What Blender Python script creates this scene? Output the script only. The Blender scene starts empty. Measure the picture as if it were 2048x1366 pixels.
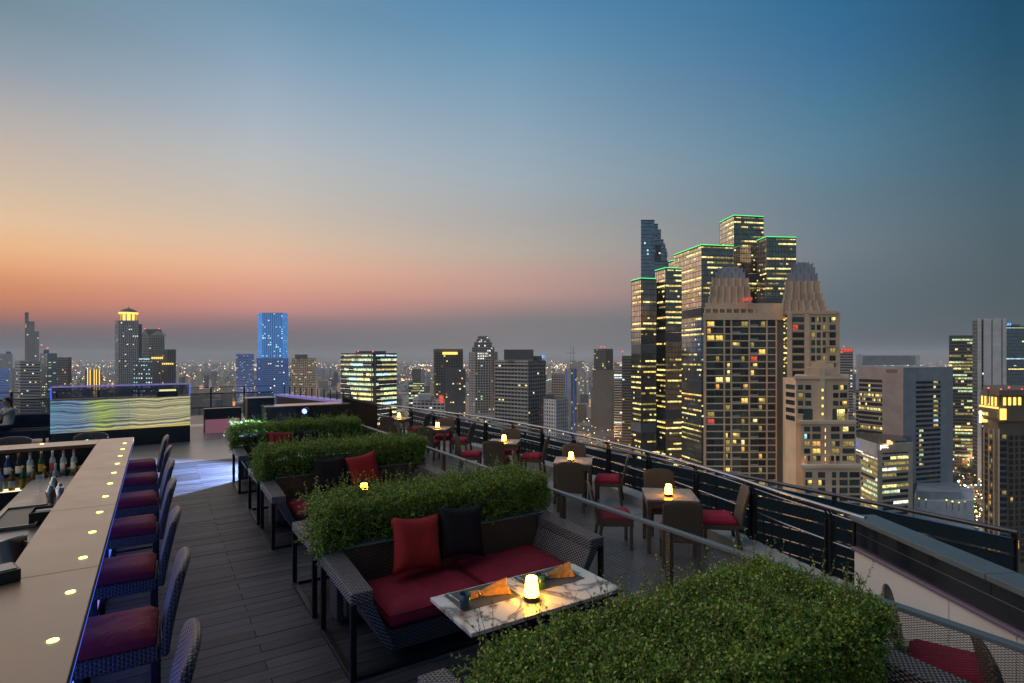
import bpy, math, random
import numpy as np
from mathutils import Vector, Matrix
random.seed(7); RNG = np.random.default_rng(11)
sc = bpy.context.scene
COL = sc.collection
R = math.radians
# ------------------------------------------------------------------ camera
YAW = R(32.4); S_, C_ = math.sin(YAW), math.cos(YAW)
CAMH, FPX, HOR = 2.4, 1120.0, 712.0
cam_d = bpy.data.cameras.new('camera'); cam = bpy.data.objects.new('camera', cam_d); COL.objects.link(cam)
cam.location = (0, 0, CAMH); cam.rotation_euler = (R(90), 0, -YAW)
cam_d.sensor_width = 36; cam_d.lens = FPX / 2048 * 36; cam_d.shift_y = 29 / 2048
cam_d.clip_start = 0.05; cam_d.clip_end = 60000
sc.camera = cam
# ------------------------------------------------------------------ sky
def srgb(r, g, b, k=1.0):
    f = lambda c: (c / 255 / 12.92 if c <= 10.3 else ((c / 255 + 0.055) / 1.055) ** 2.4) * k
    return (f(r), f(g), f(b), 1)
w = bpy.data.worlds.new('World'); sc.world = w; w.use_nodes = True
N = w.node_tree; N.nodes.clear()
def nd(t, **k):
    n = N.nodes.new(t)
    for a, b in k.items(): setattr(n, a, b)
    return n
def mth(op, a, b=None, c=None, clamp=False):
    n = nd('ShaderNodeMath', operation=op); n.use_clamp = clamp
    for i, v in enumerate((a, b, c)):
        if v is None: continue
        if isinstance(v, (int, float)): n.inputs[i].default_value = v
        else: N.links.new(v, n.inputs[i])
    return n.outputs[0]
tc = nd('ShaderNodeTexCoord')
sep = nd('ShaderNodeSeparateXYZ'); N.links.new(tc.outputs['Generated'], sep.inputs[0])
elev = mth('MULTIPLY', mth('ARCSINE', sep.outputs[2]), 180 / math.pi)
# the sun went down 80 degrees to the left of the view direction
ga = math.pi / 2 - YAW + R(80); gx, gy = math.cos(ga), math.sin(ga)
hl = mth('SQRT', mth('ADD', mth('ADD', mth('MULTIPLY', sep.outputs[0], sep.outputs[0]), mth('MULTIPLY', sep.outputs[1], sep.outputs[1])), 1e-6))
cosd = mth('DIVIDE', mth('ADD', mth('MULTIPLY', sep.outputs[0], gx), mth('MULTIPLY', sep.outputs[1], gy)), hl)
delta = mth('MULTIPLY', mth('ARCCOSINE', mth('MINIMUM', mth('MAXIMUM', cosd, -1), 1)), 180 / math.pi)
def el(x, y): return math.degrees(math.atan((HOR - y) / math.hypot(FPX, x - 1024)))
cols = [
 (37.6, 0, [(0,115,140,155),(120,145,157,170),(230,180,175,172),(300,197,182,170),(370,212,190,165),(440,230,194,158),(490,239,186,138),(530,234,168,122),(560,219,149,106),(590,210,133,98),(612,196,124,98),(634,166,110,100),(654,124,101,104),(676,102,98,106),(712,82,88,100)]),
 (55.8, 520, [(0,110,147,173),(100,134,162,185),(200,160,176,192),(300,183,187,190),(370,195,190,183),(430,208,191,174),(480,224,191,165),(530,234,182,152),(570,226,163,138),(600,214,148,134),(620,198,138,134),(642,152,119,124),(662,122,110,118),(712,98,101,110)]),
 (80.0, 1020, [(0,85,135,175),(100,105,150,180),(200,130,160,182),(300,150,170,185),(370,163,173,180),(430,170,170,170),(500,185,173,162),(550,195,160,148),(590,190,149,141),(615,160,133,131),(640,126,121,123),(712,120,117,120)]),
 (109.6, 1660, [(0,45,105,145),(100,58,110,150),(200,72,120,150),(300,88,128,150),(400,100,125,140),(500,112,124,134),(600,97,111,121),(712,86,98,106)]),
 (121.6, 2020, [(0,25,75,105),(100,32,80,108),(200,45,88,110),(300,58,92,113),(400,68,95,108),(500,75,92,102),(600,72,88,94),(712,68,82,88)]),
]
MAXE = 90.0
pos = mth('DIVIDE', mth('MAXIMUM', elev, 0.0), MAXE, clamp=True)
cur = None; prev = None
for dl, px, st in cols:
    rp = nd('ShaderNodeValToRGB'); N.links.new(pos, rp.inputs[0])
    stops = sorted([(el(px, y) / MAXE, srgb(r, g, b)) for y, r, g, b in st])
    top = stops[-1]
    stops.append((55 / MAXE, tuple(a * k for a, k in zip(top[1][:3], (0.55, 0.7, 0.8))) + (1,)))
    stops.append((1.0, tuple(a * k for a, k in zip(top[1][:3], (0.42, 0.56, 0.68))) + (1,)))
    e = rp.color_ramp.elements
    while len(e) > 1: e.remove(e[-1])
    e[0].position = stops[0][0]; e[0].color = stops[0][1]
    for p, c in stops[1:]:
        q = e.new(p); q.color = c
    if cur is None: cur = rp.outputs[0]
    else:
        mx = nd('ShaderNodeMix', data_type='RGBA')
        mr = nd('ShaderNodeMapRange', interpolation_type='LINEAR'); mr.inputs[1].default_value = prev; mr.inputs[2].default_value = dl
        N.links.new(delta, mr.inputs[0]); N.links.new(mr.outputs[0], mx.inputs[0])
        N.links.new(cur, mx.inputs[6]); N.links.new(rp.outputs[0], mx.inputs[7]); cur = mx.outputs[2]
    prev = dl
bg1 = nd('ShaderNodeBackground'); N.links.new(cur, bg1.inputs[0]); bg1.inputs[1].default_value = 0.87
sky = nd('ShaderNodeTexSky', sky_type='NISHITA'); sky.sun_disc = False
SUN_EL = R(3.0)
sky.sun_elevation = SUN_EL; sky.sun_rotation = math.pi / 2 - ga; sky.dust_density = 3.0
bg2 = nd('ShaderNodeBackground'); N.links.new(sky.outputs[0], bg2.inputs[0]); bg2.inputs[1].default_value = 0.004
ads = nd('ShaderNodeAddShader'); N.links.new(bg1.outputs[0], ads.inputs[0]); N.links.new(bg2.outputs[0], ads.inputs[1])
wo = nd('ShaderNodeOutputWorld'); N.links.new(ads.outputs[0], wo.inputs[0])
# ------------------------------------------------------------------ sun (already set: the wide, shadowless warm afterglow it leaves)
sl = bpy.data.lights.new('sun', 'SUN'); sl.energy = 1.4; sl.angle = R(110); sl.color = (1.0, 0.80, 0.66)
so = bpy.data.objects.new('sun', sl); COL.objects.link(so)
so.rotation_euler = Vector((-gx * math.cos(R(34)), -gy * math.cos(R(34)), -math.sin(R(34)))).to_track_quat('-Z', 'Y').to_euler()
# ------------------------------------------------------------------ view and sampling
vs = sc.view_settings; vs.view_transform = 'Standard'; vs.look = 'None'; vs.exposure = 0.2; vs.gamma = 1.0
sc.cycles.use_denoising = True; sc.cycles.max_bounces = 6; sc.cycles.diffuse_bounces = 3; sc.cycles.glossy_bounces = 3
sc.cycles.transparent_max_bounces = 16; sc.cycles.transmission_bounces = 6; sc.cycles.volume_bounces = 1
sc.cycles.sample_clamp_indirect = 4.0; sc.cycles.use_light_tree = True; sc.cycles.caustics_reflective = False; sc.cycles.caustics_refractive = False

# ================================================================== helpers
def W(r, d): return (S_ * d + C_ * r, C_ * d - S_ * r)          # camera-aligned plan -> world
def un(px, py, z=0.0):                                            # where a ray through a pixel meets height z
    d = FPX * (CAMH - z) / (py - HOR); return W((px - 1024) / FPX * d, d)
MATS = {}
def material(name):
    m = bpy.data.materials.new(name); m.use_nodes = True; MATS[name] = m
    return m, m.node_tree, m.node_tree.nodes['Principled BSDF']
def link(t, a, b): t.links.new(a, b)
def plain(name, col, rough=0.6, metal=0.0, noise=0.0, nscale=8.0, bump=0.0, bscale=60.0, spec=0.5, emit=None, estr=0.0, sample=True):
    m, t, b = material(name)
    b.inputs['Base Color'].default_value = (*col[:3], 1); b.inputs['Roughness'].default_value = rough
    b.inputs['Metallic'].default_value = metal; b.inputs['Specular IOR Level'].default_value = spec
    if noise or bump:
        c = t.nodes.new('ShaderNodeTexCoord')
    if noise:
        n = t.nodes.new('ShaderNodeTexNoise'); n.inputs['Scale'].default_value = nscale; n.inputs['Detail'].default_value = 6
        link(t, c.outputs['Object'], n.inputs['Vector'])
        r = t.nodes.new('ShaderNodeValToRGB'); e = r.color_ramp.elements
        e[0].position = .3; e[1].position = .72
        e[0].color = (*[x * (1 - noise) for x in col[:3]], 1); e[1].color = (*[min(1, x * (1 + noise)) for x in col[:3]], 1)
        link(t, n.outputs['Fac'], r.inputs[0]); link(t, r.outputs[0], b.inputs['Base Color'])
        mr = t.nodes.new('ShaderNodeMapRange'); mr.inputs[3].default_value = max(.03, rough - .1); mr.inputs[4].default_value = min(1, rough + .12)
        link(t, n.outputs['Fac'], mr.inputs[0]); link(t, mr.outputs[0], b.inputs['Roughness'])
    if bump:
        n2 = t.nodes.new('ShaderNodeTexNoise'); n2.inputs['Scale'].default_value = bscale; n2.inputs['Detail'].default_value = 4
        link(t, c.outputs['Object'], n2.inputs['Vector'])
        bm_ = t.nodes.new('ShaderNodeBump'); bm_.inputs['Strength'].default_value = bump; bm_.inputs['Distance'].default_value = .01
        link(t, n2.outputs['Fac'], bm_.inputs['Height']); link(t, bm_.outputs[0], b.inputs['Normal'])
    if emit:
        b.inputs['Emission Color'].default_value = (*emit, 1); b.inputs['Emission Strength'].default_value = estr
        if not sample: m.cycles.emission_sampling = 'NONE'
    return m
def wicker(name, ca, cb, cell=0.013, rough=.38):
    """two-way woven strands from the metre-scaled UV map"""
    m, t, b = material(name)
    uv = t.nodes.new('ShaderNodeUVMap')
    sp = t.nodes.new('ShaderNodeSeparateXYZ'); link(t, uv.outputs[0], sp.inputs[0])
    def M(op, a, c=None):
        n = t.nodes.new('ShaderNodeMath'); n.operation = op
        for i, v in enumerate((a, c)):
            if v is None: continue
            if isinstance(v, (int, float)): n.inputs[i].default_value = v
            else: link(t, v, n.inputs[i])
        return n.outputs[0]
    u = M('DIVIDE', sp.outputs[0], cell); v = M('DIVIDE', sp.outputs[1], cell * .62)
    par = M('MODULO', M('ABSOLUTE', M('ADD', M('FLOOR', u), M('FLOOR', v))), 2.0)
    hu = M('ABSOLUTE', M('SINE', M('MULTIPLY', u, math.pi))); hv = M('ABSOLUTE', M('SINE', M('MULTIPLY', v, math.pi)))
    over = M('MULTIPLY', M('MULTIPLY', hv, M('POWER', hu, .5)), par)
    undr = M('MULTIPLY', M('MULTIPLY', hu, M('POWER', hv, .5)), M('SUBTRACT', 1.0, par))
    h = M('ADD', over, M('MULTIPLY', undr, .55))
    mx = t.nodes.new('ShaderNodeMix'); mx.data_type = 'RGBA'; link(t, par, mx.inputs[0])
    mx.inputs[6].default_value = (*cb, 1); mx.inputs[7].default_value = (*ca, 1)
    link(t, mx.outputs[2], b.inputs['Base Color'])
    bp = t.nodes.new('ShaderNodeBump'); bp.inputs['Strength'].default_value = 1.0; bp.inputs['Distance'].default_value = .007
    link(t, h, bp.inputs['Height']); link(t, bp.outputs[0], b.inputs['Normal'])
    b.inputs['Roughness'].default_value = rough
    return m

class MB:
    def __init__(s): s.v = []; s.f = []; s.m = []; s.sm = []
    def add(s, vs, fs, mat=0, smooth=False):
        o = len(s.v); s.v += [tuple(p) for p in vs]
        s.f += [tuple(i + o for i in f) for f in fs]; s.m += [mat] * len(fs); s.sm += [smooth] * len(fs); return s
    def quad(s, a, b, c, d, mat=0): return s.add([a, b, c, d], [(0, 1, 2, 3)], mat)
    def box(s, x0, y0, z0, x1, y1, z1, mat=0, M=None):
        p = [(x0,y0,z0),(x1,y0,z0),(x1,y1,z0),(x0,y1,z0),(x0,y0,z1),(x1,y0,z1),(x1,y1,z1),(x0,y1,z1)]
        if M is not None: p = [tuple(M @ Vector(q)) for q in p]
        return s.add(p, [(0,3,2,1),(4,5,6,7),(0,1,5,4),(1,2,6,5),(2,3,7,6),(3,0,4,7)], mat)
    def hexa(s, lo, hi, mat=0):   # 4 bottom points, 4 top points, counter-clockwise from above
        return s.add(list(lo) + list(hi), [(3,2,1,0),(4,5,6,7),(0,1,5,4),(1,2,6,5),(2,3,7,6),(3,0,4,7)], mat)
    def seg(s, a, b, dep, z0, z1, mat=0, out=0.0, back=0.0):
        """upright box along a->b; its outer face stands `out` in front of the line (viewer's side), `back` behind"""
        dx, dy = b[0] - a[0], b[1] - a[1]; L = math.hypot(dx, dy) or 1; n = (dy / L, -dx / L)
        o = out; i = out - dep
        P = lambda p, k: (p[0] + n[0] * k, p[1] + n[1] * k)
        q = [P(a, o), P(b, o), P(b, i), P(a, i)]
        return s.hexa([(x, y, z0) for x, y in q], [(x, y, z1) for x, y in q], mat)
    def prism(s, poly, z0, z1, mat=0, top=None):
        n = len(poly)
        t = top or poly
        s.add([(x, y, z0) for x, y in poly] + [(x, y, z1) for x, y in t],
              [tuple(range(n - 1, -1, -1)), tuple(range(n, 2 * n))] + [(i, (i + 1) % n, n + (i + 1) % n, n + i) for i in range(n)], mat)
        return s
    def tube(s, path, r, n=8, mat=0, caps=True):
        path = [Vector(p) for p in path]; k = len(path); rr = r if isinstance(r, (list, tuple)) else [r] * k
        rings = []; up = Vector((0, 0, 1))
        for i, p in enumerate(path):
            d = (path[min(i + 1, k - 1)] - path[max(i - 1, 0)]).normalized()
            a = d.cross(up); a = a.normalized() if a.length > 1e-4 else Vector((1, 0, 0)); b = d.cross(a).normalized()
            rings.append([p + (a * math.cos(2 * math.pi * j / n) + b * math.sin(2 * math.pi * j / n)) * rr[i] for j in range(n)])
        vs = [q for r_ in rings for q in r_]
        fs = [(i * n + j, (i + 1) * n + j, (i + 1) * n + (j + 1) % n, i * n + (j + 1) % n) for i in range(k - 1) for j in range(n)]
        s.add(vs, fs, mat, True)
        if caps:
            s.add(rings[0], [tuple(range(n))], mat); s.add(rings[-1], [tuple(range(n - 1, -1, -1))], mat)
        return s
    def lathe(s, prof, n=20, c=(0, 0, 0), mat=0, M=None, caps=True):
        vs = []
        for r, z in prof:
            for j in range(n):
                p = Vector((r * math.cos(2 * math.pi * j / n), r * math.sin(2 * math.pi * j / n), z))
                if M is not None: p = M @ p
                vs.append((p.x + c[0], p.y + c[1], p.z + c[2]))
        k = len(prof)
        fs = [(i * n + j, i * n + (j + 1) % n, (i + 1) * n + (j + 1) % n, (i + 1) * n + j) for i in range(k - 1) for j in range(n)]
        s.add(vs, fs, mat, True)
        if caps:
            s.add(vs[:n], [tuple(range(n - 1, -1, -1))], mat); s.add(vs[-n:], [tuple(range(n))], mat)
        return s
    def mesh(s, name, mats):
        me = bpy.data.meshes.new(name); me.from_pydata(s.v, [], s.f)
        me.polygons.foreach_set('material_index', s.m); me.polygons.foreach_set('use_smooth', s.sm)
        for m in (mats if isinstance(mats, (list, tuple)) else [mats]): me.materials.append(MATS[m] if isinstance(m, str) else m)
        me.update()
        # metre-scaled box UVs
        nl = len(me.loops); co = np.empty(len(me.vertices) * 3); me.vertices.foreach_get('co', co); co = co.reshape(-1, 3)
        vi = np.empty(nl, np.int32); me.loops.foreach_get('vertex_index', vi)
        no = np.empty(len(me.polygons) * 3); me.polygons.foreach_get('normal', no); no = np.abs(no.reshape(-1, 3))
        lt = np.empty(len(me.polygons), np.int32); me.polygons.foreach_get('loop_total', lt)
        ax = np.repeat(no.argmax(1), lt); p = co[vi]
        uv = np.where((ax == 0)[:, None], p[:, [1, 2]], np.where((ax == 1)[:, None], p[:, [0, 2]], p[:, [0, 1]]))
        l = me.uv_layers.new(name='UVMap'); l.data.foreach_set('uv', uv.astype(np.float32).ravel())
        return me
    def build(s, name, mats, parent=None, bevel=0.0, seg=2, loc=None, rot=None):
        o = bpy.data.objects.new(name, s.mesh(name, mats)); COL.objects.link(o)
        if parent: o.parent = parent
        if loc: o.location = loc
        if rot: o.rotation_euler = rot
        if bevel:
            b = o.modifiers.new('bevel', 'BEVEL'); b.width = bevel; b.segments = seg; b.limit_method = 'ANGLE'; b.angle_limit = R(40)
        return o
def tag(o, label=None, cat=None, group=None, kind=None):
    if label: o['label'] = label
    if cat: o['category'] = cat
    if group: o['group'] = group
    if kind: o['kind'] = kind
    return o
def thing(name, label, cat, loc=(0, 0, 0), rz=0.0, group=None):
    o = bpy.data.objects.new(name, None); COL.objects.link(o); o.location = loc; o.rotation_euler = (0, 0, rz)
    o.empty_display_size = .2
    return tag(o, label, cat, group)
def kids(o): return [c for c in bpy.data.objects if c.parent == o]
def copy_tree(src, loc, rz, label=None, group=None, children=None):
    r = src.copy(); COL.objects.link(r); r.location = loc; r.rotation_euler = (0, 0, rz)
    if label: r['label'] = label
    if group: r['group'] = group
    for ch in src.children:
        c = ch.copy(); COL.objects.link(c); c.parent = r; c.matrix_parent_inverse = ch.matrix_parent_inverse
        for g in ch.children:
            d = g.copy(); COL.objects.link(d); d.parent = c
    return r
def struct(o): o['kind'] = 'structure'; return o
HAZE = 1.0e-4
# ================================================================== materials
plain('deck_board', (.085, .068, .060), .42, noise=.35, nscale=5, bump=.15, bscale=40)
def deck_mat():
    m, t, b = material('deck_plank')
    c = t.nodes.new('ShaderNodeTexCoord'); oi = t.nodes.new('ShaderNodeObjectInfo')
    sp = t.nodes.new('ShaderNodeSeparateXYZ'); link(t, c.outputs['Object'], sp.inputs[0])
    wv = t.nodes.new('ShaderNodeMath'); wv.operation = 'MULTIPLY'; wv.inputs[1].default_value = 2 * math.pi / .0145; link(t, sp.outputs[1], wv.inputs[0])
    sn = t.nodes.new('ShaderNodeMath'); sn.operation = 'SINE'; link(t, wv.outputs[0], sn.inputs[0])
    n = t.nodes.new('ShaderNodeTexNoise'); n.inputs['Scale'].default_value = 3.0; n.inputs['Detail'].default_value = 8
    mp = t.nodes.new('ShaderNodeMapping'); mp.inputs['Scale'].default_value = (1, 14, 1); link(t, c.outputs['Object'], mp.inputs[0])
    ad = t.nodes.new('ShaderNodeVectorMath'); ad.operation = 'ADD'; link(t, mp.outputs[0], ad.inputs[0])
    rn = t.nodes.new('ShaderNodeMath'); rn.operation = 'MULTIPLY'; rn.inputs[1].default_value = 40; link(t, oi.outputs['Random'], rn.inputs[0])
    link(t, rn.outputs[0], ad.inputs[1]); link(t, ad.outputs[0], n.inputs['Vector'])
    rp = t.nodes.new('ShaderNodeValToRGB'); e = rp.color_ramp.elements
    e[0].position = .3; e[0].color = (.018, .019, .022, 1); e[1].position = .75; e[1].color = (.060, .062, .070, 1)  # bluish tint puts the blue light on the boards into their colour
    link(t, n.outputs['Fac'], rp.inputs[0])
    hs = t.nodes.new('ShaderNodeHueSaturation'); link(t, rp.outputs[0], hs.inputs['Color'])
    mr = t.nodes.new('ShaderNodeMapRange'); mr.inputs[3].default_value = .55; mr.inputs[4].default_value = 1.5; link(t, oi.outputs['Random'], mr.inputs[0]); link(t, mr.outputs[0], hs.inputs['Value'])
    link(t, hs.outputs[0], b.inputs['Base Color'])
    bp = t.nodes.new('ShaderNodeBump'); b.inputs['Specular IOR Level'].default_value = .3; bp.inputs['Strength'].default_value = .55; bp.inputs['Distance'].default_value = .0025
    link(t, sn.outputs[0], bp.inputs['Height']); link(t, bp.outputs[0], b.inputs['Normal'])
    r2 = t.nodes.new('ShaderNodeMapRange'); r2.inputs[3].default_value = .40; r2.inputs[4].default_value = .66; link(t, n.outputs['Fac'], r2.inputs[0]); link(t, r2.outputs[0], b.inputs['Roughness'])
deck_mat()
plain('subfloor', (.02, .018, .018), .9, noise=.3)
plain('tile_floor', (.20, .19, .185), .35, noise=.18, nscale=2.5)
plain('far_floor', (.16, .15, .16), .35, noise=.2, nscale=1.5)
plain('kerb_stone', (.34, .33, .31), .6, noise=.15, nscale=6, bump=.1)
wicker('wicker_dark', (.085, .08, .08), (.018, .017, .018), cell=.024)
wicker('wicker_grey', (.23, .22, .22), (.024, .023, .025), cell=.022, rough=.26)
wicker('wicker_char', (.085, .080, .078), (.016, .015, .015), cell=.021, rough=.34)
wicker('wicker_brown', (.16, .11, .065), (.030, .021, .014), cell=.024)
plain('metal_dark', (.022, .023, .027), .42, .6, noise=.2, nscale=12)
plain('metal_bar', (.10, .105, .115), .35, .8, noise=.15, nscale=9)
plain('rail_steel', (.36, .36, .40), .22, .95, noise=.1, nscale=7)
plain('steel', (.55, .55, .57), .25, 1.0, noise=.1, nscale=9)
def cloth(name, col, rough=.8, crease=.5):
    m, t, b = material(name)
    c = t.nodes.new('ShaderNodeTexCoord')
    n = t.nodes.new('ShaderNodeTexNoise'); n.inputs['Scale'].default_value = 5; n.inputs['Detail'].default_value = 3; n.inputs['Distortion'].default_value = .8
    link(t, c.outputs['Object'], n.inputs['Vector'])
    n3 = t.nodes.new('ShaderNodeTexNoise'); n3.inputs['Scale'].default_value = 420; link(t, c.outputs['Object'], n3.inputs['Vector'])
    ad = t.nodes.new('ShaderNodeMath'); ad.operation = 'MULTIPLY_ADD'; ad.inputs[1].default_value = .035; link(t, n3.outputs['Fac'], ad.inputs[0]); link(t, n.outputs['Fac'], ad.inputs[2])
    bp = t.nodes.new('ShaderNodeBump'); bp.inputs['Strength'].default_value = crease; bp.inputs['Distance'].default_value = .05
    link(t, ad.outputs[0], bp.inputs['Height']); link(t, bp.outputs[0], b.inputs['Normal'])
    rp = t.nodes.new('ShaderNodeValToRGB'); e = rp.color_ramp.elements
    e[0].position = .3; e[1].position = .75; e[0].color = (*[x * .86 for x in col], 1); e[1].color = (*[min(1, x * 1.12) for x in col], 1)
    link(t, n.outputs['Fac'], rp.inputs[0]); link(t, rp.outputs[0], b.inputs['Base Color'])
    b.inputs['Roughness'].default_value = rough; b.inputs['Specular IOR Level'].default_value = .25
cloth('cloth_seat', (.225, .014, .032)); cloth('cloth_red', (.27, .018, .020)); cloth('cloth_black', (.006, .006, .009)); cloth('cloth_crimson', (.34, .016, .042))
cloth('cloth_orange', (.50, .25, .070), .75, .9); cloth('cloth_stool', (.175, .010, .026), .7, .6); cloth('cloth_pink', (.30, .12, .14)); cloth('cloth_dark', (.03, .03, .045)); cloth('cloth_pale', (.42, .40, .36)); cloth('cloth_navy', (.02, .025, .05))
plain('skin', (.42, .24, .17), .5, noise=.08); plain('hair', (.012, .009, .008), .5, bump=.4, bscale=90)
def marble():
    m, t, b = material('marble')
    c = t.nodes.new('ShaderNodeTexCoord')
    n = t.nodes.new('ShaderNodeTexNoise'); n.inputs['Scale'].default_value = 2.2; n.inputs['Detail'].default_value = 9; n.inputs['Distortion'].default_value = 1.4
    link(t, c.outputs['Object'], n.inputs['Vector'])
    s = t.nodes.new('ShaderNodeMath'); s.operation = 'SUBTRACT'; s.inputs[1].default_value = .5; link(t, n.outputs['Fac'], s.inputs[0])
    a = t.nodes.new('ShaderNodeMath'); a.operation = 'ABSOLUTE'; link(t, s.outputs[0], a.inputs[0])
    rp = t.nodes.new('ShaderNodeValToRGB'); e = rp.color_ramp.elements
    e[0].position = 0; e[0].color = (.12, .105, .09, 1); e[1].position = .05; e[1].color = (.62, .59, .54, 1)
    q = e.new(.018); q.color = (.36, .33, .29, 1)
    link(t, a.outputs[0], rp.inputs[0]); link(t, rp.outputs[0], b.inputs['Base Color']); b.inputs['Roughness'].default_value = .16
marble()
plain('counter_stone', (.235, .140, .078), .34, noise=.22, nscale=4, bump=.03, bscale=30)
plain('bar_black', (.018, .017, .018), .4, noise=.3, nscale=7)
plain('placemat', (.085, .080, .075), .7, bump=.8, bscale=220)
plain('table_top', (.24, .20, .165), .28, noise=.18, nscale=4)
plain('white_panel', (.62, .60, .57), .5, noise=.06, nscale=1.2)
plain('purple_lit_trim', (.20, .15, .22), .35, .3)  # purple light along the coping is put into its colour
plain('cap_slate', (.10, .13, .145), .35, noise=.15, nscale=3)
def glassy(name, col, rough=.08, alpha=1.0, metal=.0, trans=0.0):
    m, t, b = material(name); b.inputs['Base Color'].default_value = (*col, 1); b.inputs['Roughness'].default_value = rough
    b.inputs['Metallic'].default_value = metal; b.inputs['Transmission Weight'].default_value = trans; b.inputs['Alpha'].default_value = alpha
    b.inputs['IOR'].default_value = 1.45
    return m
glassy('glass_dark', (.012, .016, .022), .07)
glassy('louvre_glass', (.020, .034, .046), .22)
glassy('glass_clear', (.75, .85, .88), .03, alpha=.16)
glassy('glass_rail', (.10, .13, .17), .04, alpha=.30)
glassy('tumbler', (.015, .06, .085), .05, alpha=.85)
for nm, c_ in (('bottle_green', (.02, .10, .03)), ('bottle_amber', (.22, .075, .010)), ('bottle_clear', (.45, .52, .54)), ('bottle_dark', (.015, .018, .014)), ('bottle_blue', (.02, .05, .28))):
    glassy(nm, c_, .06, alpha=.9)
plain('paper_white', (.72, .70, .65), .6); plain('paper_red', (.55, .05, .04), .6); plain('paper_black', (.02, .02, .02), .5); plain('paper_gold', (.5, .33, .06), .4, .5)
plain('lime', (.30, .36, .06), .5, noise=.2, nscale=20)
def emis(name, col, s, sample=True, base=(.02, .02, .02)): return plain(name, base, .5, emit=col, estr=s, sample=sample)
emis('lamp_shade', (1.0, .42, .016), 44); emis('lamp_core', (1.0, .62, .10), 40)
emis('led_counter', (.92, 1.0, .16), 4.5); emis('led_strip', (.10, .16, 1.0), 9); emis('led_green', (.1, 1.0, .4), 2.5); emis('led_blue', (.05, .16, 1.0), .9); emis('flood_face', (.11, .16, 1.0), 6.5)
emis('strip_warm', (1.0, .85, .45), 1.6)
def leaf_mat(name, dark, mid, light):
    m, t, b = material(name)
    g = t.nodes.new('ShaderNodeNewGeometry')
    rp = t.nodes.new('ShaderNodeValToRGB'); e = rp.color_ramp.elements
    e[0].position = 0; e[0].color = (.16, .085, .03, 1); e[1].position = 1; e[1].color = (*light, 1); q = e.new(.55); q.color = (*mid, 1); q = e.new(.022); q.color = (.15, .10, .03, 1); q = e.new(.03); q.color = (*dark, 1)
    link(t, g.outputs['Random Per Island'], rp.inputs[0]); link(t, rp.outputs[0], b.inputs['Base Color'])
    b.inputs['Roughness'].default_value = .38; b.inputs['Specular IOR Level'].default_value = .45
    tr = t.nodes.new('ShaderNodeBsdfTranslucent'); link(t, rp.outputs[0], tr.inputs[0])
    mx = t.nodes.new('ShaderNodeMixShader'); mx.inputs[0].default_value = .3
    link(t, b.outputs[0], mx.inputs[1]); link(t, tr.outputs[0], mx.inputs[2]); link(t, mx.outputs[0], t.nodes['Material Output'].inputs[0])
leaf_mat('hedge_leaf', (.055, .135, .018), (.155, .30, .040), (.47, .55, .10))
leaf_mat('tree_leaf', (.020, .040, .014), (.038, .072, .022), (.07, .11, .03))
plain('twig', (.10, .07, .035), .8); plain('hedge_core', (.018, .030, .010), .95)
def mesh_screen():
    m, t, b = material('expanded_metal')
    b.inputs['Base Color'].default_value = (.10, .10, .11, 1); b.inputs['Metallic'].default_value = .7; b.inputs['Roughness'].default_value = .4
    uv = t.nodes.new('ShaderNodeUVMap'); sp = t.nodes.new('ShaderNodeSeparateXYZ'); link(t, uv.outputs[0], sp.inputs[0])
    def M(op, a, c=None):
        n = t.nodes.new('ShaderNodeMath'); n.operation = op
        for i, v in enumerate((a, c)):
            if v is None: continue
            if isinstance(v, (int, float)): n.inputs[i].default_value = v
            else: link(t, v, n.inputs[i])
        return n.outputs[0]
    u = M('DIVIDE', sp.outputs[0], .030); v = M('DIVIDE', sp.outputs[1], .014)
    tri = lambda x: M('ABSOLUTE', M('SUBTRACT', M('FRACT', x), .5))
    a = tri(M('ADD', u, v)); c = tri(M('SUBTRACT', u, v))
    al = M('LESS_THAN', M('MINIMUM', a, c), .135)
    link(t, al, b.inputs['Alpha'])
mesh_screen()
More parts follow.
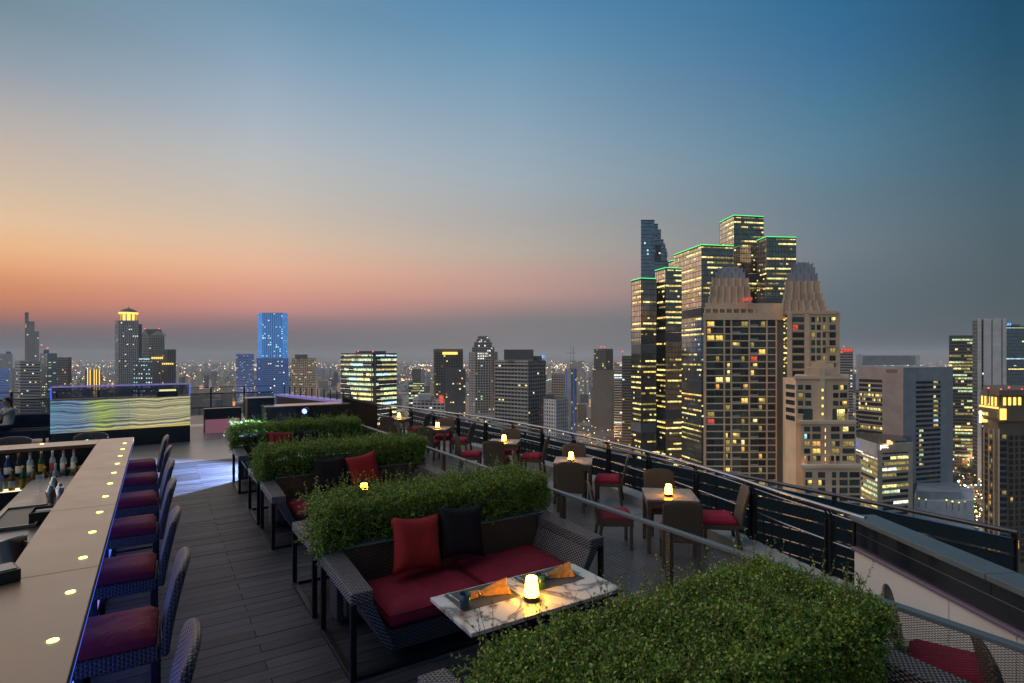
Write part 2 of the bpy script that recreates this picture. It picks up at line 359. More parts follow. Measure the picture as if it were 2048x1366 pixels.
def onyx():
    m, t, b = material('backlit_onyx')
    c = t.nodes.new('ShaderNodeTexCoord')
    mp = t.nodes.new('ShaderNodeMapping'); mp.inputs['Scale'].default_value = (.55, 1, 1); link(t, c.outputs['Object'], mp.inputs[0])
    n = t.nodes.new('ShaderNodeTexNoise'); n.inputs['Scale'].default_value = 1.6; n.inputs['Detail'].default_value = 5; link(t, mp.outputs[0], n.inputs['Vector'])
    sp = t.nodes.new('ShaderNodeSeparateXYZ'); link(t, c.outputs['Object'], sp.inputs[0])
    def M(op, a, d=None, e=None):
        q = t.nodes.new('ShaderNodeMath'); q.operation = op
        for i, v in enumerate((a, d, e)):
            if v is None: continue
            if isinstance(v, (int, float)): q.inputs[i].default_value = v
            else: link(t, v, q.inputs[i])
        return q.outputs[0]
    h = M('MULTIPLY_ADD', n.outputs['Fac'], .38, sp.outputs[2])
    st = t.nodes.new('ShaderNodeTexNoise'); st.noise_dimensions = '1D'; st.inputs['Scale'].default_value = 19; st.inputs['Detail'].default_value = 3; link(t, h, st.inputs['W'])
    rp = t.nodes.new('ShaderNodeValToRGB'); e = rp.color_ramp.elements
    e[0].position = .38; e[0].color = (.16, .16, .18, 1); e[1].position = .66; e[1].color = (1, 1, 1, 1); q = e.new(.46); q.color = (.42, .45, .5, 1)
    link(t, st.outputs['Fac'], rp.inputs[0])
    # backlight tubes: warm to the right half, cool on the left, yellow along the lower edge
    gr = t.nodes.new('ShaderNodeMapRange'); gr.inputs[1].default_value = -1.3; gr.inputs[2].default_value = .7; link(t, M('MULTIPLY_ADD', n.outputs['Fac'], .8, sp.outputs[0]), gr.inputs[0])
    cr = t.nodes.new('ShaderNodeValToRGB'); e = cr.color_ramp.elements
    e[0].position = 0; e[0].color = (.10, .55, .45, 1); e[1].position = 1; e[1].color = (.85, .74, .34, 1)
    for p_, c_ in ((.12, (.22, .42, .58, 1)), (.40, (.26, .38, .55, 1)), (.60, (.66, .80, .14, 1)), (.8, (.55, .58, .34, 1))):
        q = e.new(p_); q.color = c_
    link(t, gr.outputs[0], cr.inputs[0])
    mu = t.nodes.new('ShaderNodeMix'); mu.data_type = 'RGBA'; mu.blend_type = 'MULTIPLY'; mu.inputs[0].default_value = 1
    link(t, rp.outputs[0], mu.inputs[6]); link(t, cr.outputs[0], mu.inputs[7])
    ed = t.nodes.new('ShaderNodeMapRange'); ed.inputs[1].default_value = .60; ed.inputs[2].default_value = .48; link(t, M('MULTIPLY_ADD', n.outputs['Fac'], .1, sp.outputs[2]), ed.inputs[0])
    m2 = t.nodes.new('ShaderNodeMix'); m2.data_type = 'RGBA'; m2.inputs[7].default_value = (1.0, .72, .10, 1)
    link(t, M('MULTIPLY', ed.outputs[0], gr.outputs[0]), m2.inputs[0]); link(t, mu.outputs[2], m2.inputs[6])
    b.inputs['Base Color'].default_value = (.3, .3, .3, 1); b.inputs['Roughness'].default_value = .15
    link(t, m2.outputs[2], b.inputs['Emission Color']); b.inputs['Emission Strength'].default_value = .60
onyx()
def bar_onyx():
    m, t, b = material('bar_onyx'); c = t.nodes.new('ShaderNodeTexCoord'); n = t.nodes.new('ShaderNodeTexNoise'); n.inputs['Scale'].default_value = .55; n.inputs['Detail'].default_value = 2; link(t, c.outputs['Object'], n.inputs['Vector'])
    rp = t.nodes.new('ShaderNodeValToRGB'); e = rp.color_ramp.elements; e[0].position = .30; e[0].color = (.04, .12, .90, 1); e[1].position = .75; e[1].color = (.05, .15, 1.0, 1)
    for p_, c_ in ((.42, (.06, .16, .95, 1)), (.50, (.20, .28, .95, 1)), (.57, (.36, .16, .75, 1)), (.64, (.06, .18, .98, 1))):
        k = e.new(p_); k.color = c_
    link(t, n.outputs['Fac'], rp.inputs[0]); link(t, rp.outputs[0], b.inputs['Emission Color']); b.inputs['Emission Strength'].default_value = .9; b.inputs['Base Color'].default_value = (.2, .2, .2, 1); b.inputs['Roughness'].default_value = .2
bar_onyx()
emis('pink_glow', (.55, .22, .30), .28); emis('purple_glow', (.30, .24, .75), .42)

# ================================================================== terrace floors
dk = struct(MB().box(-6.0, -1.5, -.30, 3.80, 26.0, -.045).build('terrace_slab', 'subfloor'))
deck = struct(MB().box(-.60, 1.0, -.044, 3.79, 14.6, -.036).build('deck', 'subfloor'))
PW = .145
def plank_mesh(L):
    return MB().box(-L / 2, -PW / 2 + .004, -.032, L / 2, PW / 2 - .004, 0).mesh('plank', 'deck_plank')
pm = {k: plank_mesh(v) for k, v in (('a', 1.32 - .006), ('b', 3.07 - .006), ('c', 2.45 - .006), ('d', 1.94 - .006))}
for i in range(94):
    y = 1.0 + PW / 2 + i * PW
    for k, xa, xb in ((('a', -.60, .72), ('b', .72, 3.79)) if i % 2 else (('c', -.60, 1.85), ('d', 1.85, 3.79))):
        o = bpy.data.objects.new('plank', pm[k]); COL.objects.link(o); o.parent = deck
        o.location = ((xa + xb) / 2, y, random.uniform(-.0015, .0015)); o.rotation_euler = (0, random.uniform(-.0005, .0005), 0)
struct(MB().box(-6.0, 14.61, -.044, 3.79, 25.9, -.002).build('far_floor', 'far_floor'))
# lower walkway and its rounded kerb
RAILP = [(6.20, 22.6), (6.63, 20.5), (7.05, 18.75), (7.48, 16.37), (7.94, 13.39), (7.94, 10.24), (7.56, 7.23), (7.14, 5.43), (6.75, 4.22), (6.44, 3.05)]
def smooth(pts, k=8):
    out = []; P = [Vector((*p, 0)) for p in pts]; n = len(P)
    for i in range(n - 1):
        a, b, c, d = P[max(i - 1, 0)], P[i], P[i + 1], P[min(i + 2, n - 1)]
        for j in range(k):
            t = j / k
            q = .5 * ((2 * b) + (-a + c) * t + (2 * a - 5 * b + 4 * c - d) * t * t + (-a + 3 * b - 3 * c + d) * t ** 3)
            out.append((q.x, q.y))
    return out + [tuple(pts[-1])]
ARC = smooth(RAILP)
poly = [(3.80, -1.5), (5.2, -1.0), (5.46, 1.48)] + [(x + .12, y) for x, y in reversed(ARC)] + [(3.80, 24)]
wf = MB(); wf.prism(poly, -.42, -.30); struct(wf.build('walkway', 'tile_floor'))
TI = bpy.data.objects['walkway']
tm = MB().box(-.297, -.297, 0, .297, .297, .006).mesh('tile', 'tile_floor')
def inside(x, y):
    X = np.interp(y, [p[1] for p in reversed(ARC)], [p[0] for p in reversed(ARC)]) if y > 3.05 else np.interp(y, [-1, 1.48, 3.05], [5.0, 5.46, 6.41])
    return x < X - .36
for i in range(8):
    for j in range(32):
        x, y = 4.12 + i * .6, .6 + j * .6
        if inside(x, y) and inside(x, y - .3):
            o = bpy.data.objects.new('tile', tm); COL.objects.link(o); o.parent = TI; o.location = (x, y, -.2985 + random.uniform(-.0006, .0006))
kb = MB()
for a, b in zip(ARC[:-1], ARC[1:]): kb.seg(a, b, .34, -.30, -.17, out=.22)
tag(kb.build('kerb', 'kerb_stone'), 'pale stone kerb under the curved railing of the lower walkway', 'kerb')
rs = MB().box(3.80, -1.5, -.30, 3.86, 24, -.01); tag(rs.build('step_edge', 'kerb_stone'), 'pale stone step edge below the mesh fence', 'step')

# ================================================================== curved railing
rl = thing('terrace_railing', 'curved steel railing with twin posts along the lower walkway', 'railing')
ZF, ZT = -.30, .65
MB().tube([(x, y, ZT) for x, y in ARC], .024, 10).build('handrail', 'rail_steel', rl)
MB().tube([(x + .10, y, ZT - .10) for x, y in ARC], .010, 6).build('wire', 'rail_steel', rl)
MB().tube([(x + .10, y, ZT - .42) for x, y in ARC], .012, 6).build('middle_rail', 'rail_steel', rl)
AL = [0.0]
for a, b in zip(ARC[:-1], ARC[1:]): AL.append(AL[-1] + math.hypot(b[0] - a[0], b[1] - a[1]))
def arc_at(s):
    x = np.interp(s, AL, [p[0] for p in ARC]); y = np.interp(s, AL, [p[1] for p in ARC])
    x2 = np.interp(s + .05, AL, [p[0] for p in ARC]); y2 = np.interp(s + .05, AL, [p[1] for p in ARC])
    return x, y, math.atan2(y2 - y, x2 - x)
pst = MB()
for dx in (-.032, .032): pst.box(dx - .011, -.035, -.13, dx + .011, .035, .78)
pst.box(-.05, -.05, -.13, .05, .05, -.115)
post_me = pst.mesh('post', 'metal_dark')
brk = MB()
for dx in (-.032, .032): brk.tube([(dx, .0, .76), (dx, -.005, .84), (dx, -.05, .90), (dx, -.10, .935)], .011, 6)
brk_me = brk.mesh('bracket', 'metal_dark')
bal_me = MB().box(-.007, -.007, -.13, .007, .007, .53).mesh('baluster', 'metal_dark')
tot = AL[-1]; s = tot - .55; k = 0
posts = []
while s > .2:
    x, y, a = arc_at(s); n = (-math.sin(a), math.cos(a))   # points outwards (+x side)
    if n[0] < 0: n = (-n[0], -n[1])
    for me, nm in ((post_me, 'post'), (brk_me, 'bracket')):
        o = bpy.data.objects.new(nm, me); COL.objects.link(o); o.parent = rl; o.location = (x + n[0] * .10, y + n[1] * .10, ZF); o.rotation_euler = (0, 0, math.atan2(n[1], n[0]) - math.pi / 2)
    posts.append(s); s -= 1.32
for q in np.arange(.1, tot, .165):
    if min(abs(q - p) for p in posts) < .07: continue
    x, y, a = arc_at(q); n = (-math.sin(a), math.cos(a))
    if n[0] < 0: n = (-n[0], -n[1])
    o = bpy.data.objects.new('baluster', bal_me); COL.objects.link(o); o.parent = rl; o.location = (x + n[0] * .10, y + n[1] * .10, ZF)

# outer louvred glass screen of the tower, straight, beyond the railing
gs = thing('glass_screen', 'long dark louvred glass screen with a pipe along its top, outside the railing', 'screen', (9.8, 0, 0))
for r_ in range(11):
    me = MB().box(-.012, -1.19, -.105, .012, 1.19, .105).mesh('louvre', 'louvre_glass')
    ed = MB().box(-.02, -1.2, .105, .012, 1.2, .116).mesh('louvre_edge', 'rail_steel')
    for c_ in range(9):
        for m_, nm in ((me, 'louvre'), (ed, 'louvre_edge')):
            o = bpy.data.objects.new(nm, m_); COL.objects.link(o); o.parent = gs
            o.location = (-.0 + r_ * .004, 3.95 + c_ * 2.4, -.18 - r_ * .235); o.rotation_euler = (0, R(-9), 0)
MB().tube([(0, 2.72, .02), (0, 24.4, .02)], .035, 10).build('top_pipe', 'metal_bar', gs)
for c_ in range(10): MB().box(.03, 2.74 + c_ * 2.4, -3.4, .09, 2.80 + c_ * 2.4, 0).build('mullion', 'metal_dark', gs)
struct(MB().box(9.2, 2.7, -5.2, 30, 2.71, -5.0).build('lower_ledge', 'cap_slate'))

# ================================================================== white parapet with dark glass and slate cap
pa, pb = (6.41, 3.15), (4.60, -.05)
dxy = Vector((pb[0] - pa[0], pb[1] - pa[1])); PL = dxy.length; pang = math.atan2(dxy.y, dxy.x)
pw = thing('parapet_wall', 'white panelled parapet with dark glass band and slate cap at walkway end', 'parapet', (pa[0], pa[1], 0), pang)
x = .0
for L in (1.24, .62, .62, 1.2):   # local +x runs towards the camera, inner face looks to local -y side
    MB().box(x + .003, .0, -.30, x + L - .003, .16, .29).build('panel', 'white_panel', pw, .003); x += L
MB().box(-.02, -.025, .292, PL, .17, .325).build('trim', 'purple_lit_trim', pw, .004)
MB().box(.0, .02, .327, PL, .05, .478).build('glass_pane', 'glass_dark', pw); MB().box(.0, .018, .480, PL, .06, .488).build('glazing_bar', 'rail_steel', pw)
for i, (xa, xb) in enumerate(((.0, 1.62), (1.626, 3.6))): MB().box(xa, .022, .490, xb, .05, .60).build('glass_pane', 'glass_dark', pw)
for xa, xb in ((-.06, 1.60), (1.606, 3.6)): MB().box(xa, -.01, .602, xb, .27, .655).build('cap', 'cap_slate', pw, .004)
MB().box(-.05, .01, .30, -.02, .10, .60).build('end_plate', 'metal_dark', pw)
MB().box(.05, .075, .54, .10, .12, .59).build('blue_lamp', 'led_blue', pw)

# ================================================================== mesh fence between deck and walkway
mf = thing('mesh_fence', 'low expanded metal fence with flat top rail behind the sofas', 'fence', (3.78, 0, 0))
MB().box(-.03, -.3, .872, .03, 14.4, .90).build('top_rail', 'cap_slate', mf, .003)
MB().box(-.015, -.3, .05, .015, 14.4, .075).build('bottom_rail', 'metal_dark', mf)
for y in np.arange(.35, 14.4, 1.52):
    MB().box(-.024, y - .024, -.02, .024, y + .024, .872).build('post', 'wicker_brown', mf)
    MB().quad((.004, y + .03, .08), (.004, y + 1.49, .08), (.004, y + 1.49, .87), (.004, y + .03, .87)).build('mesh_panel', 'expanded_metal', mf)

# ================================================================== booth sofas
def sofa_proto():
    """faces -y, local x 0..2.45, back at y=.93"""
    t = thing('wicker_sofa', 'x', 'sofa')
    WX = 2.45
    for s in (0, 1):
        f = (lambda x: x) if s == 0 else (lambda x: WX - x)
        def pan(lo, hi):
            lo = [(f(x), y, z) for x, y, z in lo]; hi = [(f(x), y, z) for x, y, z in hi]
            if s: lo.reverse(); hi.reverse()
            return lo, hi
        m = MB()
        # arm slab
        m.hexa(*pan([(0, 0, .56), (.17, 0, .56), (.19, .92, .58), (0, .92, .58)], [(.0, 0, .655), (.17, 0, .655), (.19, .92, .69), (0, .92, .69)]))
        # sloping inner side panel
        m.hexa(*pan([(.30, .03, .14), (.36, .03, .14), (.36, .88, .14), (.30, .88, .14)], [(.055, .005, .565), (.168, .005, .565), (.185, .9, .575), (.06, .9, .575)]))
        m.build('armrest', 'wicker_grey', t, .012)
        for y in (.0, .875):
            MB().hexa(*pan([(.002, y + .002, .02), (.045, y + .002, .02), (.045, y + .045, .02), (.002, y + .045, .02)], [(.002, y + .002, .57), (.045, y + .002, .57), (.045, y + .045, .57), (.002, y + .045, .57)])).build('leg', 'metal_dark', t, .003)
        MB().hexa(*pan([(.0, .0, 0), (.047, .0, 0), (.047, .92, 0), (.0, .92, 0)], [(.0, .0, .035), (.047, .0, .035), (.047, .92, .035), (.0, .92, .035)])).build('floor_rail', 'metal_dark', t, .003)
    MB().box(.05, .002, .001, WX - .05, .045, .032).build('front_rail', 'metal_dark', t, .003)
    MB().box(.20, .84, .10, WX - .20, .925, .70).build('backrest', 'wicker_brown', t, .012)
    MB().box(.19, .825, .702, WX - .19, .935, .722).build('back_cap', 'cap_slate', t, .006)
    MB().box(.31, .05, .12, WX - .31, .84, .285).build('seat_frame', 'wicker_dark', t, .008)
    for a, b in ((.30, 1.222), (1.228, 2.15)):
        m = MB(); n = 10; vs = []; 
        for zt in (0, 1):
            for i in range(n + 1):
                for j in range(n + 1):
                    u_, v_ = i / n, j / n
                    e = min(1, min(u_, 1 - u_, v_, 1 - v_) * 5) ** .5
                    z = .290 + (zt * (.11 + .045 * e + .008 * math.sin(7 * u_ + 3 * a) * math.sin(5 * v_)) if zt else 0)
                    ins = .0 if zt == 0 else .004
                    vs.append((a + (b - a) * u_, .03 + .80 * v_, z))
        K = (n + 1) ** 2
        fs = [(K + i * (n + 1) + j, K + (i + 1) * (n + 1) + j, K + (i + 1) * (n + 1) + j + 1, K + i * (n + 1) + j + 1) for i in range(n) for j in range(n)]
        fs += [(i * (n + 1) + j + 1, (i + 1) * (n + 1) + j + 1, (i + 1) * (n + 1) + j, i * (n + 1) + j) for i in range(n) for j in range(n)]
        for i in range(n):
            fs += [(i * (n + 1), (i + 1) * (n + 1), K + (i + 1) * (n + 1), K + i * (n + 1)), ((i + 1) * (n + 1) + n, i * (n + 1) + n, K + i * (n + 1) + n, K + (i + 1) * (n + 1) + n)]
            fs += [(i + 1, i, K + i, K + i + 1), (n * (n + 1) + i, n * (n + 1) + i + 1, K + n * (n + 1) + i + 1, K + n * (n + 1) + i)]
        m.add(vs, fs, 0, True); o = m.build('seat_cushion', 'cloth_seat', t); o.modifiers.new('s', 'SUBSURF').levels = 1; o.modifiers['s'].render_levels = 1
        MB().tube([(a + .012, .04, .402), (b - .012, .04, .402), (b - .008, .82, .402), (a + .012, .82, .402), (a + .012, .04, .402)], .006, 6).build('piping', 'cloth_seat', o)
    return t
SX = 1.20
HC = [1.80, 5.15, 8.50, 11.85]     # hedge centre lines
sofa = sofa_proto()
names = {1.80: 'large hedge with a mesh fence at its end', 5.15: 'hedge with red and black pillows leaning on it', 8.50: 'middle hedge', 11.85: 'farthest hedge under the floodlight'}
lab_face = ['wicker sofa on the bar side of the large leafy hedge beside the white parapet', 'wicker sofa with red and black pillows facing the marble table with two orange napkins',
            'wicker sofa with black pillow left of red pillow, one hedge back', 'wicker sofa with a red pillow just below the farthest hedge']
lab_back = ['wicker sofa whose arm stands beside the large leafy hedge, facing the marble table', 'wicker sofa turned away, behind the hedge that backs the red and black pillows',
            'wicker sofa turned away, behind the hedge that carries a black pillow left of red', '']
SOFAS = []
for i, hc in enumerate(HC):
    y0 = hc - .14 - .92
    if i == 0: o = sofa; o.location = (SX, y0, 0); o['label'] = lab_face[0]; o['group'] = 'wicker booth sofas'
    else: o = copy_tree(sofa, (SX, y0, 0), 0, lab_face[i], 'wicker booth sofas')
    SOFAS.append(o)
    if i < 3: copy_tree(sofa, (SX + 2.45, hc + .14 + .92, 0), math.pi, lab_back[i], 'wicker booth sofas')
# ------------------------------------------------------------------ pillows
def pillow_mesh(nm, mat, w=.50, h=.50, t=.19):
    n = 14; m = MB(); vs = []
    for sg in (1, -1):
        for i in range(n + 1):
            for j in range(n + 1):
                u_, v_ = 2 * i / n - 1, 2 * j / n - 1
                pin = 1 - .15 * (1 - abs(u_) ** 2) * (v_ * v_) ; pin2 = 1 - .15 * (1 - abs(v_) ** 2) * (u_ * u_)
                th = sg * t / 2 * ((1 - u_ ** 4) * (1 - v_ ** 4)) ** .55 * (1 + .10 * math.sin(5 * u_ + 2 * v_ + sg))
                vs.append((u_ * w / 2 * pin2, th, v_ * h / 2 * pin))
    K = (n + 1) ** 2
    q = lambda o, i, j: o + i * (n + 1) + j
    fs = [(q(0, i, j), q(0, i, j + 1), q(0, i + 1, j + 1), q(0, i + 1, j)) for i in range(n) for j in range(n)]
    fs += [(q(K, i, j), q(K, i + 1, j), q(K, i + 1, j + 1), q(K, i, j + 1)) for i in range(n) for j in range(n)]
    m.add(vs, fs, 0, True); me = m.mesh(nm, mat)
    import bmesh
    b = bmesh.new(); b.from_mesh(me); bmesh.ops.remove_doubles(b, verts=b.verts, dist=.0005); b.to_mesh(me); b.free(); return me
pr_, pb_ = pillow_mesh('pillow', 'cloth_red'), pillow_mesh('pillow', 'cloth_black')
def pillow(me, x, y, z, rx, ry, rz, label):
    o = bpy.data.objects.new('pillow', me); COL.objects.link(o); o.location = (x, y, z); o.rotation_euler = (R(rx), R(ry), R(rz)); return tag(o, label, 'pillow')
pillow(pr_, 1.97, 4.70, .72, -16, 5, 4, 'red square pillow leaning on the sofa at the table with orange napkins')
pillow(pb_, 2.43, 4.74, .74, -14, 4, -3, 'black square pillow beside a red one above the table with orange napkins')
pillow(pb_, 2.10, 8.08, .73, -15, -3, 2, 'black pillow left of a red pillow on the second sofa row')
pillow(pr_, 2.55, 8.05, .74, -15, -9, 5, 'red pillow with raised corner right of black pillow, second sofa row')
pillow(pr_, 2.02, 11.42, .72, -15, 4, 3, 'red pillow half hidden behind the middle hedge')
pillow(pb_, 2.52, 11.42, .72, -15, 2, -3, 'black pillow in shadow below the farthest hedge')
# ------------------------------------------------------------------ hedges
def hedge(hc, label, n_sprig, lw, x0=1.20, x1=3.62, zt=1.06, ylo=-.36, yhi=.36, twigs=60, droop=True):
    t = thing('hedge_planter', label, 'hedge', (0, hc, 0), 0, 'clipped hedges between the sofas')
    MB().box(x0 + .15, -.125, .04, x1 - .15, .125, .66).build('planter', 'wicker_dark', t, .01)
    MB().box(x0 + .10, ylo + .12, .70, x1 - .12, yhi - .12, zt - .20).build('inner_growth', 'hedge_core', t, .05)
    rng = np.random.default_rng(int(hc * 100))
    # sprig roots on the outside of a lumpy rounded block
    zb = .70
    L, Wd, Hh = x1 - x0, yhi - ylo, zt - zb
    ar = np.array([L * Wd, L * Hh, L * Hh, Wd * Hh * 1.3, Wd * Hh * 1.3]); ar = ar / ar.sum()
    face = rng.choice(5, n_sprig, p=ar); u = rng.random(n_sprig); v = rng.random(n_sprig)
    P = np.empty((n_sprig, 3)); Nn = np.zeros((n_sprig, 3))
    for fi in range(5):
        k = face == fi
        if fi == 0: P[k] = np.c_[x0 + u[k] * L, ylo + v[k] * Wd, np.full(k.sum(), zt)]; Nn[k] = (0, 0, 1)
        elif fi == 1: P[k] = np.c_[x0 + u[k] * L, np.full(k.sum(), ylo), zb + v[k] * Hh]; Nn[k] = (0, -1, .1)
        elif fi == 2: P[k] = np.c_[x0 + u[k] * L, np.full(k.sum(), yhi), zb + v[k] * Hh]; Nn[k] = (0, 1, .1)
        elif fi == 3: P[k] = np.c_[np.full(k.sum(), x0), ylo + u[k] * Wd, zb - (.25 if droop else 0) * (1 - u[k]) * rng.random(k.sum()) + v[k] * Hh]; Nn[k] = (-1, 0, .05)
        else: P[k] = np.c_[np.full(k.sum(), x1), ylo + u[k] * Wd, zb + v[k] * Hh]; Nn[k] = (1, 0, .05)
    # round the edges and add lumps
    c = np.array([(x0 + x1) / 2, 0, (zt + zb) / 2]); half = np.array([L / 2, Wd / 2, Hh / 2 + .1])
    q = (P - c) / half; m_ = np.sort(np.abs(q), 1)[:, ::-1]; edge = np.clip(m_[:, 1] - .72, 0, 1) / .28
    P -= np.sign(q) * (np.abs(q) > .72) * (edge ** 2)[:, None] * np.array([.05, .05, .035])
    lump = .026 * np.sin(P[:, 0] * 7.1 + hc) * np.cos(P[:, 1] * 9 + 1) + .020 * np.sin(P[:, 0] * 17 + P[:, 2] * 13 + hc) + .022 * np.sin(P[:, 0] * 31 + P[:, 1] * 23 + hc) * np.sin(P[:, 1] * 29 + P[:, 2] * 37 + P[:, 0] * 11)
    lump -= .10 * (rng.random(n_sprig) < .06)                      # hollows
    hol = np.sin(P[:, 0] * 21 + P[:, 2] * 17 + hc * 3) * np.sin(P[:, 1] * 26 - P[:, 2] * 19 + P[:, 0] * 8); lump -= .055 * np.clip(hol - .45, 0, 1) / .55
    P += Nn * (lump - .045 + rng.normal(0, .012, n_sprig))[:, None]
    D = Nn * .9 + rng.normal(0, .62, (n_sprig, 3)) + np.array([0, 0, .35]); D /= np.linalg.norm(D, axis=1)[:, None]
    Ls = rng.uniform(.04, .095, n_sprig)
    # long wild shoots on the top
    nt = twigs
    Pt = np.c_[x0 + rng.random(nt) * L, ylo + rng.random(nt) * Wd, np.full(nt, zt - .03)]
    Dt = rng.normal(0, .45, (nt, 3)); Dt[:, 2] = np.abs(Dt[:, 2]) + .75; Dt /= np.linalg.norm(Dt, axis=1)[:, None]
    ne = nt // 5
    Pe = np.c_[np.where(rng.random(ne) < .5, x0, x1), ylo + rng.random(ne) * Wd, zb + rng.random(ne) * Hh]
    De = rng.normal(0, .4, (ne, 3)); De[:, 0] += np.where(Pe[:, 0] > c[0], 1, -1); De /= np.linalg.norm(De, axis=1)[:, None]
    allP = np.r_[P, Pt, Pe]; allD = np.r_[D, Dt, De]; allL = np.r_[Ls, rng.uniform(.07, .15, nt) + .13 * (rng.random(nt) < .3), rng.uniform(.06, .14, ne)]
    nl = np.r_[np.full(n_sprig, 8), np.full(nt, 10), np.full(ne, 10)]
    idx = np.repeat(np.arange(len(allP)), nl); M_ = len(idx)
    tt = np.concatenate([np.linspace(.12, 1, a) for a in nl])
    bend = np.zeros((M_, 3)); bend[:, 2] = -.10 * tt ** 2 * allL[idx]
    base = allP[idx] + allD[idx] * (allL[idx] * tt)[:, None] + bend
    ld = allD[idx] * .45 + rng.normal(0, .75, (M_, 3)); ld /= np.linalg.norm(ld, axis=1)[:, None]
    nn = Nn.mean(0); up = rng.normal(0, .55, (M_, 3)) + np.array([0, 0, .8]); 
    sd = np.cross(ld, up); sd /= np.linalg.norm(sd, axis=1)[:, None] + 1e-9
    nr = np.cross(sd, ld)
    ll = rng.uniform(.75, 1.25, M_) * lw * 1.7; ww = ll * rng.uniform(.26, .34, M_)
    # leaf: 6-gon-ish fold (5 verts, 3 faces joined at the rib)
    a0 = base; a1 = base + ld * (ll * .45)[:, None] + sd * ww[:, None] + nr * (ll * .10)[:, None]
    a2 = base + ld * ll[:, None]; a3 = base + ld * (ll * .45)[:, None] - sd * ww[:, None] + nr * (ll * .10)[:, None]
    V = np.stack([a0, a1, a2, a3], 1).reshape(-1, 3); B = np.arange(M_) * 4
    T = np.stack([np.stack([B, B + 1, B + 2], 1), np.stack([B, B + 2, B + 3], 1)], 1).reshape(-1, 3)
    me = bpy.data.meshes.new('foliage'); me.vertices.add(len(V)); me.vertices.foreach_set('co', V.ravel().astype(np.float32))
    me.loops.add(T.size); me.loops.foreach_set('vertex_index', T.ravel().astype(np.int32))
    me.polygons.add(len(T)); me.polygons.foreach_set('loop_start', np.arange(0, T.size, 3, dtype=np.int32)); me.polygons.foreach_set('loop_total', np.full(len(T), 3, np.int32))
    me.update(); me.validate(); me.materials.append(MATS['hedge_leaf'])
    o = bpy.data.objects.new('foliage', me); COL.objects.link(o); o.parent = t; o['kind'] = 'stuff'
    tw = MB()
    for p, d, l in list(zip(Pt, Dt, allL[n_sprig:n_sprig + nt])) + list(zip(Pe, De, allL[n_sprig + nt:])):
        p = Vector(p) - Vector(d) * .05; d = Vector(d); e = p + d * (l + .05) + Vector((0, 0, -.10 * l))
        tw.tube([p, (p + e) / 2 + Vector((0, 0, .02 * l)), e], [.0022, .0016, .0008], 4, caps=False)
    o = tw.build('twigs', 'twig', t); o['kind'] = 'stuff'
    return t
hedge(HC[0], 'large leafy clipped hedge beside the white parapet and the mesh fence', 16500, .0108, x0=1.18, x1=3.32, zt=1.06, ylo=-.36, yhi=.44, twigs=900)
hedge(HC[1], 'clipped hedge with wild shoots behind the red and black pillows at the napkin table', 10500, .0120, ylo=-.20, yhi=.42, twigs=620, zt=1.07)
hedge(HC[2], 'clipped hedge behind the black pillow left of red, second row', 8200, .0138, ylo=-.22, yhi=.40, twigs=420, zt=1.07)
hedge(HC[3], 'farthest clipped hedge, in front of the bright floodlight', 6200, .0155, ylo=-.22, yhi=.40, twigs=240, zt=1.05)

# ================================================================== marble booth tables and what stands on them
def booth_table(yc, label):
    t = thing('marble_table', label, 'table', (2.225, yc, 0), 0, 'marble booth tables')
    for i in range(3):
        xa = -.62 + i * .4135
        MB().box(xa + .001, -.30, .695, xa + .4125, .30, .722).build('marble_slab', 'marble', t, .003)
    MB().box(-.60, -.28, .672, .60, .28, .694).build('under_frame', 'metal_dark', t)
    MB().box(-.035, -.035, .02, .035, .035, .672).build('pedestal', 'metal_bar', t); MB().box(-.30, -.22, 0, .30, .22, .02).build('foot_plate', 'metal_dark', t, .004)
    return t
TA, TBm = 3.29, 6.64
booth_table(TA, 'veined marble table set with two orange napkins and blue tumblers'); booth_table(TBm, 'marble table behind the hedge with shoots, only its corner showing'); booth_table(9.99, 'marble table hidden between the middle and farthest hedge')
def lamp_proto():
    t = thing('table_lamp', 'x', 'lamp')
    MB().lathe([(.050, 0), (.054, .006), (.054, .026), (.048, .034), (.0, .034)], 24).build('lamp_base', 'metal_dark', t)
    MB().lathe([(.050, .0345), (.051, .045), (.0445, .10), (.038, .150), (.036, .158), (.030, .160)], 24, caps=False).build('lamp_shade', 'lamp_shade', t)
    MB().lathe([(.0, .152), (.030, .152), (.0335, .157), (.030, .160), (.0, .160)], 20).build('lamp_top', 'lamp_core', t)
    MB().lathe([(.034, .036), (.034, .075), (.028, .12), (.001, .13)], 14).build('glow_tube', 'lamp_core', t)
    return t
lp = lamp_proto(); NL = [0]
def lamp(x, y, z, label, sc_=1.0):
    if NL[0] == 0: lp.location = (x, y, z); lp['label'] = label; lp['group'] = 'glowing table lamps'; o = lp
    else: o = copy_tree(lp, (x, y, z), random.uniform(0, 6), label, 'glowing table lamps')
    o.scale = (sc_,) * 3; NL[0] += 1; return o
lamp(*un(1063, 1200, .722), .722, 'glowing lamp on the marble table between two orange napkins')
lamp(*un(728, 994, .722), .722, 'glowing lamp peeping over the hedge with shoots')
